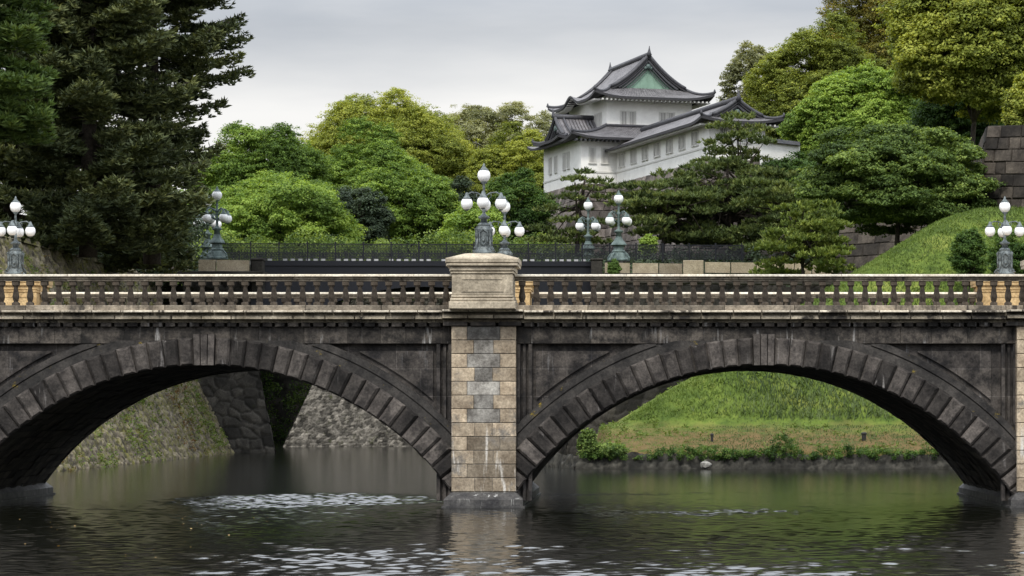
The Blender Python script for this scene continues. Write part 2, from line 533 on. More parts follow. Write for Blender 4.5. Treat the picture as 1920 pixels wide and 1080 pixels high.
M['f_grass'] = foliage('bank grass', [(0.0, (0.055, 0.085, 0.020)), (0.5, (0.105, 0.165, 0.030)), (1.0, (0.20, 0.26, 0.07))], 0.3)
M['f_leaf'] = foliage('fallen leaves', [(0.0, (0.35, 0.18, 0.05)), (1.0, (0.6, 0.45, 0.2))], 0.1)

# earth and grass ground
m, t, b = newmat('grassy ground')
tcn = t.nodes.new('ShaderNodeTexCoord').outputs['Object']
n1 = noise(t, tcn, 0.5, 9, 0.72, (1.0, 0.5, 1.6))
c1 = ramp_node(t, [(0.36, (0.055, 0.088, 0.020)), (0.52, (0.11, 0.155, 0.030)), (0.66, (0.19, 0.215, 0.050))], n1.outputs['Fac']).outputs['Color']
sp = t.nodes.new('ShaderNodeSeparateXYZ')
t.links.new(tcn, sp.inputs[0])
n2 = noise(t, tcn, 0.5, 6, 0.7)
zz = t.nodes.new('ShaderNodeMath')
zz.operation = 'MULTIPLY_ADD'
zz.inputs[1].default_value = 1.6
t.links.new(n2.outputs['Fac'], zz.inputs[0])
t.links.new(sp.outputs['Z'], zz.inputs[2])
fdry = ramp_node(t, [(0.0, (1, 1, 1)), (1.0, (0, 0, 0))], zz.outputs[0])
mr = t.nodes.new('ShaderNodeMapRange')
mr.inputs['From Min'].default_value = 2.5
mr.inputs['From Max'].default_value = 3.3
t.links.new(zz.outputs[0], mr.inputs['Value'])
t.links.new(mr.outputs[0], fdry.inputs['Fac'])
n3 = noise(t, tcn, 1.3, 8, 0.75)
cdry = ramp_node(t, [(0.40, (0.050, 0.070, 0.016)), (0.48, (0.11, 0.082, 0.034)), (0.7, (0.165, 0.108, 0.052))], n3.outputs['Fac']).outputs['Color']
cc = mixc(t, fdry.outputs['Color'], c1, cdry)
t.links.new(cc, b.inputs['Base Color'])
b.inputs['Roughness'].default_value = 0.95
b.inputs['Specular IOR Level'].default_value = 0.1
M['bank'] = m
M['earth'] = plain('leaf litter earth', (0.06, 0.06, 0.03), 0.95, 0, var=0.5, scale=0.6)

# water
m, t, b = newmat('moat water')
tcn = t.nodes.new('ShaderNodeTexCoord').outputs['Object']
b.inputs['Base Color'].default_value = (0.0040, 0.0046, 0.0022, 1)
b.inputs['Roughness'].default_value = 0.03
b.inputs['IOR'].default_value = 1.45
b.inputs['Specular IOR Level'].default_value = 0.5
b.inputs['Roughness'].default_value = 0.10
w2 = noise(t, tcn, 1.0, 3, 0.5, (3.5, 1.6, 1.0))
bp = t.nodes.new('ShaderNodeBump')
bp.inputs['Strength'].default_value = 1.0
bp.inputs['Distance'].default_value = 0.012
t.links.new(w2.outputs['Fac'], bp.inputs['Height'])
t.links.new(bp.outputs['Normal'], b.inputs['Normal'])
M['water'] = m

# ------------------------------------------------------------------ setting: ground, water
mb = MB()
mb.face([(-3000, -600, -2.2), (3000, -600, -2.2), (3000, 4000, -2.2), (-3000, 4000, -2.2)])
kind(obj('ground', mb, M['earth']), 'structure')
def smoothstep(a, b_, x):
    q = np.clip((x - a) / (b_ - a), 0, 1)
    return q * q * (3 - 2 * q)


def grid_quads(nu, nv):
    i = np.arange(nu - 1)[:, None] * nv + np.arange(nv - 1)[None, :]
    return np.stack([i, i + nv, i + nv + 1, i + 1], -1).reshape(-1, 4)


def vnoise(x, y, seed, sc):
    """smooth value noise"""
    rg = np.random.default_rng(seed)
    T = rg.random((64, 64))
    xs, ys = x * sc, y * sc
    xi, yi = np.floor(xs).astype(int), np.floor(ys).astype(int)
    fx, fy = xs - xi, ys - yi
    fx, fy = fx * fx * (3 - 2 * fx), fy * fy * (3 - 2 * fy)
    g = lambda a, b_: T[a % 64, b_ % 64]
    return (g(xi, yi) * (1 - fx) + g(xi + 1, yi) * fx) * (1 - fy) + (g(xi, yi + 1) * (1 - fx) + g(xi + 1, yi + 1) * fx) * fy - 0.5


def build_water():
    """moat surface: real wavelets near the bridge, flat sheet beyond"""
    x0, x1, y0, y1 = -27.0, 19.0, -42.0, 20.0
    nx, ny = 560, 820
    X, Y = np.meshgrid(np.linspace(x0, x1, nx), np.linspace(y0, y1, ny), indexing='ij')
    rg = np.random.default_rng(404)
    H = np.zeros_like(X)
    S2 = 0.0
    for i in range(90):
        lam = 0.30 * (1.1 / 0.30) ** rg.random()
        k = 2 * math.pi / lam
        th = rg.normal(0, .95)
        a = lam ** .95
        H += a * np.cos(k * (X * math.sin(th) + Y * math.cos(th)) + rg.uniform(0, 6.283))
        S2 += .5 * (a * k) ** 2
    H /= math.sqrt(S2)                                  # unit slope
    wob = Y + 3.2 * vnoise(X, Y * .3, 21, .22) + 1.2 * vnoise(X, Y * .3, 22, .7)
    ell = lambda cx, cy, rx, ry: np.clip((1 - ((X - cx) / rx) ** 2 - ((wob - cy) / ry) ** 2) / .75, 0, 1)
    env = np.clip(.80 + .5 * vnoise(X, Y * .5, 23, .45) + .8 * vnoise(X, Y * .5, 24, 1.6), .2, 1.3)
    big = np.clip(.80 + .9 * vnoise(X, Y, 25, .14), .35, 1.1)
    near = smoothstep(-12.5, -20, Y) * (smoothstep(-13.5, -6, X) * .92 + .08) * big * env
    A = .012 + .030 * smoothstep(8, -4, Y)
    A = np.maximum(A, .112 * near)
    A = np.maximum(A, .15 * ell(-11.6, 6.0, 5.6, 9.0) * (.35 + .65 * env))
    A = np.maximum(A, .085 * ell(2.0, -4.5, 7.5, 2.6) * env)
    A = np.maximum(A, .035 * np.maximum(ell(3.5, 13.8, 13, 1.8), ell(9, 19, 9, 1.6)))
    fade = np.minimum.reduce([smoothstep(x0, x0 + 3, X), smoothstep(x1, x1 - 3, X), smoothstep(y0, y0 + 3, Y), smoothstep(y1, y1 - 6, Y)])
    Z = H * A * fade
    V = np.stack([X, Y, Z], -1).reshape(-1, 3)
    Q = grid_quads(nx, ny)
    k = len(V)
    ox0, ox1, oy0, oy1 = -70., 90., -150., 190.
    ring = []
    rv = []
    for (a, b_, c, d_) in ((ox0, ox1, oy0, y0), (ox0, ox1, y1, oy1), (ox0, x0, y0, y1), (x1, ox1, y0, y1)):
        n = k + len(rv)
        rv += [(a, c, 0), (b_, c, 0), (b_, d_, 0), (a, d_, 0)]
        ring.append((n, n + 1, n + 2, n + 3))
    return np_obj('moat_water', np.concatenate([V, np.array(rv)]), np.concatenate([Q, np.array(ring)]), M['water'], smooth=True)


kind(build_water(), 'structure')


def voronoi_wall(name, A, B, C, D, cell, mat, relief=0.12, res=0.16, seed=1, squash=1.0, parent=None, ragged=0.0):
    """rubble masonry patch: A,B bottom corners, C,D top corners (C above B). Every stone bulges."""
    A, B, C, D = [np.array(p, float) for p in (A, B, C, D)]
    Lu = np.linalg.norm(B - A)
    Lv = np.linalg.norm(D - A)
    nu, nv = max(int(Lu / res), 4), max(int(Lv / res), 4)
    u, v = np.meshgrid(np.linspace(0, 1, nu), np.linspace(0, 1, nv), indexing='ij')
    rg = np.random.default_rng(seed)
    cw, ch = cell, cell * squash
    gx, gy = int(Lu / cw) + 3, int(Lv / ch) + 3
    jx, jy = rg.random((gx, gy)) * 0.8 + 0.1, rg.random((gx, gy)) * 0.7 + 0.15
    tn = rg.random((gx, gy))
    X, Y = u * Lu / cw + 1, v * Lv / ch + 1
    xi, yi = np.floor(X).astype(int), np.floor(Y).astype(int)
    sz = rg.uniform(.8, 1.25, (gx, gy))
    Xw, Yw = X + .22 * vnoise(X, Y, seed + 3, 1.7), Y + .22 * vnoise(X, Y, seed + 4, 1.7)
    d1 = np.full(u.shape, 9.0)
    d2 = np.full(u.shape, 9.0)
    tone = np.zeros(u.shape)
    for a in (-1, 0, 1):
        for b_ in (-1, 0, 1):
            cx, cy = np.clip(xi + a, 0, gx - 1), np.clip(yi + b_, 0, gy - 1)
            ddx, ddy = np.abs(cx + jx[cx, cy] - Xw), np.abs(cy + jy[cx, cy] - Yw)
            d = (.70 * np.maximum(ddx, ddy * 1.1) + .30 * np.hypot(ddx, ddy)) / sz[cx, cy]
            sw = d < d1
            d2 = np.where(sw, d1, np.minimum(d2, d))
            tone = np.where(sw, tn[cx, cy], tone)
            d1 = np.where(sw, d, d1)
    edge = np.clip((d2 - d1) / 0.28, 0, 1)
    h = relief * (np.sqrt(edge) * (0.75 + 0.5 * tone) - 0.6) + 0.04 * vnoise(X, Y, seed + 5, 3.0)
    n = np.cross(B - A, D - A)
    n /= np.linalg.norm(n)
    base = (A * ((1 - u) * (1 - v))[..., None] + B * (u * (1 - v))[..., None] + C * (u * v)[..., None] + D * ((1 - u) * v)[..., None])
    if ragged:
        base[..., 2] += v * ragged * vnoise(X, Y, seed + 9, 0.8)
    V = base + n * h[..., None]
    # per stone tone, dark joints between stones
    tv = np.clip(tone * 0.9 + 0.1, 0, 1) * np.clip(edge / .22, .25, 1)
    return np_obj(name, V.reshape(-1, 3), grid_quads(nu, nv), mat, vtone=tv.ravel(), parent=parent, smooth=True)


# ------------------------------------------------------------------ stone bridge
XC = -4.95                 # pier centre
HS = 8.88                  # arch centre offset
AC = [XC - HS, XC + HS]
ZC = -5.12
RI, RV, RB, RM = 9.64, 10.51, 10.78, 11.03
YB = 12.85
XL, XR = -30.0, 21.5
rnd = random.Random(7)

bridge = thing('stone_bridge', 'dark two-arched stone bridge with a pale balustrade crossing the moat', 'bridge')
# core: walls behind the mouldings, deck, between arches
mb = MB()
xs = sorted(set([XL, XR, -23.85, 13.95] + [c + RB * math.sin(R(a)) for c in AC for a in np.linspace(-52, 52, 105)]))
xs = [x for x in xs if XL <= x <= XR]


def zin(x, r=RI):
    for c in AC:
        q = r * r - (x - c) ** 2
        if q > 0 and abs(x - c) < r * math.sin(R(61.5)):
            z = ZC + math.sqrt(q)
            if z > -0.6:
                return z
    return -0.6


YF = 0.24
for y, fl in ((YF, 1), (YB - YF, 0)):
    mb = MB()
    for x0, x1 in zip(xs[:-1], xs[1:]):
        z0, z1 = zin(x0, RI + 0.25), zin(x1, RI + 0.25)
        p = [(x0, y, z0), (x1, y, z1), (x1, y, 6.0), (x0, y, 6.0)]
        mb.face(p if fl else p[::-1])
    obj('spandrel_wall', mb, M['wall'], bridge)
mb = MB()
mb.box(XL, XR, YF + 0.01, YB - YF - 0.01, 5.86, 6.28)
obj('roadway', mb, M['road'], bridge)

# vaults: coursed barrel
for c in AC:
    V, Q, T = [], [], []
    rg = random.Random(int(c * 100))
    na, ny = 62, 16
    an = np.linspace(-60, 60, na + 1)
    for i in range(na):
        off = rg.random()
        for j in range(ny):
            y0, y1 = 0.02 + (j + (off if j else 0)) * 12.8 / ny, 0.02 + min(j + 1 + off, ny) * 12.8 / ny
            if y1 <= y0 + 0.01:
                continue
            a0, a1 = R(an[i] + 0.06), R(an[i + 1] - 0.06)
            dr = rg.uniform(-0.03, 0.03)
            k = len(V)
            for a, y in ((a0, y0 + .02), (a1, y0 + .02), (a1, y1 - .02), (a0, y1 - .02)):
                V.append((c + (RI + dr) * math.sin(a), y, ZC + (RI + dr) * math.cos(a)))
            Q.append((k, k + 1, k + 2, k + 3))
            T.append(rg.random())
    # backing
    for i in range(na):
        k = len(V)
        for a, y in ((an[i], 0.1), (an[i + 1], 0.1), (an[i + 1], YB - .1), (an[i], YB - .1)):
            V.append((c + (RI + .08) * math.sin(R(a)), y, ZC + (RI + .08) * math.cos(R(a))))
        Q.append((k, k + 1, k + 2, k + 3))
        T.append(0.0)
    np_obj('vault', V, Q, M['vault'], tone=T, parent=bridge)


def ring(mb, c, r0, r1, yf, yb, ztop=None, step=0.8, a1=60.0, m=0, flip=False):
    """plain arc band with front, top and bottom faces, cut off above ztop"""
    an = np.arange(-a1, a1 + 0.01, step)
    for a, b_ in zip(an[:-1], an[1:]):
        ro = [r1, r1]
        for k, q in enumerate((a, b_)):
            if ztop is not None:
                ro[k] = min(r1, (ztop - ZC) / math.cos(R(q)))
        if ro[0] <= r0 + 0.02 or ro[1] <= r0 + 0.02:
            continue
        pt = lambda q, r, y: (c + r * math.sin(R(q)), y, ZC + r * math.cos(R(q)))
        f = [pt(a, r0, yf), pt(b_, r0, yf), pt(b_, ro[1], yf), pt(a, ro[0], yf)]
        g = [pt(a, r0, yb), pt(b_, r0, yb), pt(b_, ro[1], yb), pt(a, ro[0], yb)]
        tt = 0.35 + 0.3 * math.sin(int(a / 5) * 2.3)
        mb.face(f, m, tt)
        mb.face([f[3], f[2], g[2], g[3]], m, tt)
        mb.face([f[1], f[0], g[0], g[1]], m, tt)


for c in AC:
    # rusticated voussoirs
    mb = MB()
    kw = 1.9
    angs = [(-kw, kw, 1)]
    stp = (59.5 - kw) / 21
    for k in range(21):
        a0 = kw + k * stp
        angs.append((a0, a0 + stp, 0))
        angs.append((-a0 - stp, -a0, 0))
    for a0, a1, key in angs:
        g = 0.10
        r0, r1 = RI - 0.005, RV + (0.11 if key else 0.0)
        yf = -0.22 if key else -0.16 + rnd.uniform(-.015, .015)
        ch = 0.075
        tt = rnd.random()
        pt = lambda q, r, y: (c + r * math.sin(R(q)), y, ZC + r * math.cos(R(q)))
        if key:     # fluted keystone: three ribs
            w3 = (a1 - a0) / 3
            for q in range(3):
                b0, b1 = a0 + q * w3 + .08, a0 + (q + 1) * w3 - .08
                mb.hexa([pt(b0, r0, yf), pt(b1, r0, yf), pt(b1, r1, yf), pt(b0, r1, yf)], [pt(b0, r0, .2), pt(b1, r0, .2), pt(b1, r1, .2), pt(b0, r1, .2)], 0, 0.6 + .15 * q)
            continue
        ca = math.degrees(ch / 10)
        A0, A1 = a0 + g, a1 - g
        fr = [pt(A0 + ca, r0 + ch * .8, yf), pt(A1 - ca, r0 + ch * .8, yf), pt(A1 - ca, r1 - ch, yf), pt(A0 + ca, r1 - ch, yf)]
        md = [pt(A0, r0 + .01, yf + ch), pt(A1, r0 + .01, yf + ch), pt(A1, r1, yf + ch), pt(A0, r1, yf + ch)]
        bk = [pt(A0, r0 + .01, .24), pt(A1, r0 + .01, .24), pt(A1, r1, .24), pt(A0, r1, .24)]
        mb.poly(fr + md + bk, [(0, 1, 2, 3)] + [(k + 4, (k + 1) % 4 + 4, (k + 1) % 4, k) for k in range(4)] + [(k + 8, (k + 1) % 4 + 8, (k + 1) % 4 + 4, k + 4) for k in range(4)], 0, tt)
    ring(mb, c, RI - .003, RV - .02, -0.015, .2, m=0)
    # back ring
    ring(mb, c, RI - .003, RV - .02, YB - .2, YB, m=0)
    obj('arch_ring', mb, M['vouss'], bridge)
    mb = MB()
    ring(mb, c, RV - .02, RB, -0.02, .24, ztop=5.30)
    ring(mb, c, RB, RM, 0.03, .24, ztop=5.19)
    ring(mb, c, RB + .035, RM - .03, -0.055, .04, ztop=5.19)
    obj('arch_moulding', mb, M['mould'], bridge)

# frieze and panel frames
mb = MB()
x = XL
while x < XR:
    x1 = min(x + rnd.uniform(0.8, 1.5), XR)
    if not (x < XC + 1.0 and x1 > XC - 1.0):
        mb.cbox(x, x1 - 0.012, -0.01 + rnd.uniform(-.008, .008), YF + .05, 5.20, 5.74, 0.012, 0, rnd.random())
    x = x1
mb.box(XL, XR, 0.004, YF + .04, 5.205, 5.735, 0, 0.1)
obj('frieze', mb, M['frieze'], bridge)
for sx in (XC - 1.02 - 0.50, XC + 1.02, 12.85 - 1.02 - .42 + .08, XC - 2 * HS + 1.02):
    mb = MB()
    mb.box(sx + .001, sx + .499, 0.20, YF + .03, 0.2, 5.19, 0, 0.2)
    mb.cbox(sx + .20, sx + 0.50 - .2 + .0, 0.10, YF + .02, 0.2, 5.19, 0.01, 0, 0.4)
    mb.cbox(sx + .0, sx + .12, 0.02, YF + .02, 0.2, 5.19, 0.012, 0, 0.5)
    mb.cbox(sx + .38, sx + .50, 0.02, YF + .02, 0.2, 5.19, 0.012, 0, 0.5)
    obj('pilaster', mb, M['wall'], bridge)
# inner raised panel fields, set back inside the frame
for c in AC:
    for sgn in (-1, 1):
        xe = 8.88 - 1.02 - 0.62
        px0 = 10.2 * math.sin(R(24.5))
        pts = []
        ro = RM + 0.16
        for q in np.linspace(25.2, 44.0, 24):
            xx, zz_ = ro * math.sin(R(q)), ZC + ro * math.cos(R(q))
            if xx < xe and zz_ < 4.97:
                pts.append((xx, zz_))
        pts.append((xe, ZC + math.sqrt(ro * ro - xe * xe)))
        top = [(xe, 4.97), (pts[0][0], 4.97)]
        poly = pts + top
        n = len(poly)
        if sgn < 0:
            poly = [(-a, b_) for a, b_ in poly][::-1]
        f = [(c + a, 0.155, b_) for a, b_ in poly]
        g = [(c + a, YF + .02, b_) for a, b_ in poly]
        mb = MB()
        mb.face(f, 0, 0.75)
        for k in range(n):
            mb.face([g[k], g[(k + 1) % n], f[(k + 1) % n], f[k]], 0, 0.5)
        obj('spandrel_panel', mb, M['wall'], bridge)

# piers
for k, pc in enumerate((XC, XC - 2 * HS - 0.1, XC + 2 * HS + 0.15)):
    mb = MB()
    hw = 1.02
    yf = -0.30
    mb.box(pc - hw + .03, pc + hw - .03, yf + .03, YB + .3, 0.3, 5.74, 1, 0.2)
    nrow = 12
    for r_ in range(nrow):
        z1 = 5.735 - r_ * 0.437
        z0 = z1 - 0.437 + 0.018
        wq = 0.50 if r_ % 2 == 0 else 0.71
        if r_ % 4 == 3:
            wq += 0.03
        for sg in (-1, 1):
            a, b_ = (pc - hw, pc - hw + wq) if sg < 0 else (pc + hw - wq, pc + hw)
            mb.cbox(a, b_ - (0.012 if sg < 0 else 0), yf - rnd.uniform(0, .012), 0.40, z0, z1, 0.014, 0, rnd.uniform(.35, .95) if 1 < r_ < 8 else rnd.uniform(0, .75 if sg < 0 else .3))
        wl, wr = rnd.uniform(-.05, .05), rnd.uniform(-.05, .05)
        mb.cbox(pc - hw + wq, pc + hw - wq - 0.012, yf + 0.006, 0.40, z0, z1, 0.012, 1 if r_ < 7 else 0, (0.15, 0.62, 0.7, 0.4, 1.0, 0.4, 0.6, 0.3, 0.0, 0.05, 0.0, 0.1)[r_])
    obj('pier', mb, [M['tan'], M['grey']], bridge)
    mb = MB()
    hb = 1.25
    a = [(pc - hb, -0.62, -0.5), (pc + hb, -0.62, -0.5), (pc + hb, YB + .6, -0.5), (pc - hb, YB + .6, -0.5)]
    b_ = [(pc - hb, -0.62, 0.26), (pc + hb, -0.62, 0.26), (pc + hb, YB + .6, 0.26), (pc - hb, YB + .6, 0.26)]
    d = [(pc - hw - .02, -0.34, 0.47), (pc + hw + .02, -0.34, 0.47), (pc + hw + .02, YB + .3, 0.47), (pc - hw - .02, YB + .3, 0.47)]
    mb.poly(a + b_ + d, [(q, (q + 1) % 4, (q + 1) % 4 + 4, q + 4) for q in range(4)] + [(q + 4, (q + 1) % 4 + 4, (q + 1) % 4 + 8, q + 8) for q in range(4)] + [(8, 9, 10, 11)], 0, .5)
    mb.box(pc - hb - .06, pc + hb + .06, -0.7, YB + .7, -0.5, 0.06, 0, .1)
    obj('pier_plinth', mb, M['plinth'], bridge)


def in_pier(x, pad=0.0):
    return any(abs(x - p) < 1.15 + pad for p in (XC, XC - 2 * HS - .1, XC + 2 * HS + .15))


# cornice: dentil row, lower band, upper ledge (front and back)
def run(mb, x0, x1, ln, yf, yb, z0, z1, c=0.012, gap=0.012, jit=0.006, m=0, r_=rnd):
    x = x0
    while x < x1 - 0.05:
        e_ = min(x + ln * r_.uniform(0.92, 1.08), x1)
        if x1 - e_ < 0.3:
            e_ = x1
        mb.cbox(x, e_ - gap, yf + r_.uniform(-jit, jit), yb, z0, z1 + r_.uniform(-jit, jit) * .5, c, m, r_.random())
        x = e_


for side in (0, 1):
    fy = (lambda y: y) if side == 0 else (lambda y: YB - y)
    pr = rnd
    mbs = [MB(), MB(), MB()]
    for (xa, xb, pj, dz) in ((XL, XC - 1.28, 0, 0), (XC - 1.28, XC + 1.28, 0.26, 0.02), (XC + 1.28, XC + 2 * HS - 1.2, 0, 0), (XC + 2 * HS - 1.2, XR, 0.26, 0.02)):
        for q, (ln, yf, z0, z1) in enumerate(((0.95, -0.50, 6.175, 6.24), (0.95, -0.36, 5.965, 6.075), (0.40, -0.14, 5.735, 5.87))):
            if side == 0:
                run(mbs[q], xa - (pj * .0), xb, ln if pj == 0 else .85, yf - pj, 0.3, z0 + dz, z1 + dz, gap=(0.03, 0.028, 0.10)[q])
            else:
                run(mbs[q], xa, xb, ln, YB - .3, YB - yf + pj, z0 + dz, z1 + dz, gap=(0.03, 0.028, 0.10)[q])
    # continuous dark core between the courses
    if side == 0:
        mbs[1].box(XL, XR, -0.12, 0.28, 5.86, 5.97, 0, 0.0)
        mbs[1].box(XL, XR, -0.22, 0.28, 6.07, 6.18, 0, 0.0)
    else:
        mbs[1].box(XL, XR, YB - .28, YB + .12, 5.86, 5.97, 0, 0.0)
        mbs[1].box(XL, XR, YB - .28, YB + .22, 6.07, 6.18, 0, 0.0)
    obj('cornice_ledge', mbs[0], M['ledge'], bridge)
    obj('cornice_band', mbs[1], M['corn'], bridge)
    obj('dentil_course', mbs[2], M['frieze'], bridge)

# balustrades
bal_prof = [(0.11, 0.0), (0.11, 0.09), (0.07, 0.12), (0.095, 0.19), (0.112, 0.28), (0.092, 0.40), (0.068, 0.52), (0.065, 0.57), (0.085, 0.61), (0.11, 0.64), (0.11, 0.775)]
mb0 = MB()
mb0.lathe([bal_prof[0], bal_prof[1]], 4, (0, 0, 0), rot=math.pi / 4)
mb0.V = [(x * 1.35, y * 1.35, z) for x, y, z in mb0.V]
mb0.lathe(bal_prof[1:-1], 10, (0, 0, 0))
k0 = len(mb0.V)
mb0.lathe([bal_prof[-2], bal_prof[-1]], 4, (0, 0, 0), rot=math.pi / 4)
mb0.V = mb0.V[:k0] + [(x * 1.35, y * 1.35, z) for x, y, z in mb0.V[k0:]]
bal_me = None
back_peds = [(1, XC), (1, -22.85), (1, 13.35)]
front_peds = [(0, XC), (0, -22.85), (0, 13.35)]
for side in (0, 1):
    yc = -0.06 if side == 0 else YB + 0.06
    gaps = sorted([p[1] for p in (front_peds if side == 0 else back_peds)])
    segs = []
    xa = XL
    for gx_ in gaps:
        segs.append((xa, gx_ - 0.98))
        xa = gx_ + 0.98
    segs.append((xa, XR))
    for xa, xb in segs:
        mb = MB()
        run(mb, xa, xb, 3.5, yc - .25, yc + .25, 7.315, 7.39, 0.012, gap=.012, jit=.004)
        rail = obj('balustrade', mb, M['cream'], bridge)
        mb = MB()
        run(mb, xa, xb, 3.5, yc - .17, yc + .17, 7.235, 7.314, 0.01, gap=.01, jit=.002)
        run(mb, xa, xb, 3.5, yc - .13, yc + .13, 7.18, 7.234, 0.006, gap=.01, jit=.002)
        obj('rail_moulding', mb, M['plinth_railshade'], rail)  # dark tan puts the brown shadow beneath the coping into the colour
        mb = MB()
        run(mb, xa, xb, 2.3, yc - .22, yc + .22, 6.225, 6.41, 0.015, gap=.012)
        obj('balustrade_plinth', mb, M['plinth_railshade'], rail)
        rest = MB()
        n = int((xb - xa) / 0.45)
        for i in range(n):
            x = xa + (i + 0.5) * (xb - xa) / n
            vis = (-20.6 < x < 12.4) if side == 0 else (-12.3 < x < 1.6)
            if vis:
                if bal_me is None:
                    o = obj('baluster', mb0, M['balus'], rail)
                    bal_me = o
                else:
                    o = bal_me.copy()
                    COL.objects.link(o)
                    o.parent = rail
                o.location = (x, yc + rnd.uniform(-.008, .008), 6.41)
                o.rotation_euler.z = rnd.uniform(-.04, .04)
            else:
                i0 = len(rest.V)
                rest.poly([(vx + x, vy + yc, vz + 6.41) for vx, vy, vz in mb0.V], [], 0)
                for f in mb0.F:
                    rest.F.append(tuple(i0 + q for q in f))
                    rest.M.append(0)
                    rest.T.append(rnd.random())
        if rest.F:
            kind(obj('baluster', rest, M['balus'], rail), 'stuff')

# pedestals
def pedestal(x, side, mat):
    yc = -0.18 if side == 0 else YB + .18
    mb = MB()

    def bx(h, z0, z1, c=.02, dy=0.0):
        mb.cbox(x - h, x + h, yc - h * .9 - dy, yc + h * .9 + dy, z0, z1, c, 0, 0.5)
    bx(1.05, 6.255, 6.50, .03)
    bx(1.01, 6.50, 6.60, .03)
    bx(0.98, 6.60, 6.70, .04)
    bx(0.955, 6.70, 7.36, .012)
    # raised panel frame
    f = yc - .955 * .9
    for (a, b_, z0, z1) in ((-.66, .66, 7.19, 7.215), (-.66, .66, 6.80, 6.825), (-.66, -.635, 6.825, 7.19), (.635, .66, 6.825, 7.19)):
        mb.box(x + a, x + b_, f - .022, f + .02, z0, z1, 0, 0.25)
    bx(1.0, 7.36, 7.44, .03)
    bx(1.03, 7.44, 7.60, .04)
    bx(1.13, 7.60, 7.70, .03)
    bx(1.15, 7.70, 7.86, .03)
    h0, h1 = 1.12, .55
    a = [(x - h0, yc - h0 * .9, 7.86), (x + h0, yc - h0 * .9, 7.86), (x + h0, yc + h0 * .9, 7.86), (x - h0, yc + h0 * .9, 7.86)]
    b_ = [(x - h1, yc - h1 * .9, 8.03), (x + h1, yc - h1 * .9, 8.03), (x + h1, yc + h1 * .9, 8.03), (x - h1, yc + h1 * .9, 8.03)]
    mb.hexa(a, b_, 0, .6)
    return obj('pedestal', mb, mat, bridge)


for sd, x in front_peds:
    pedestal(x, 0, M['ped'])
for sd, x in back_peds:
    pedestal(x, 1, M['ochre_lit'])


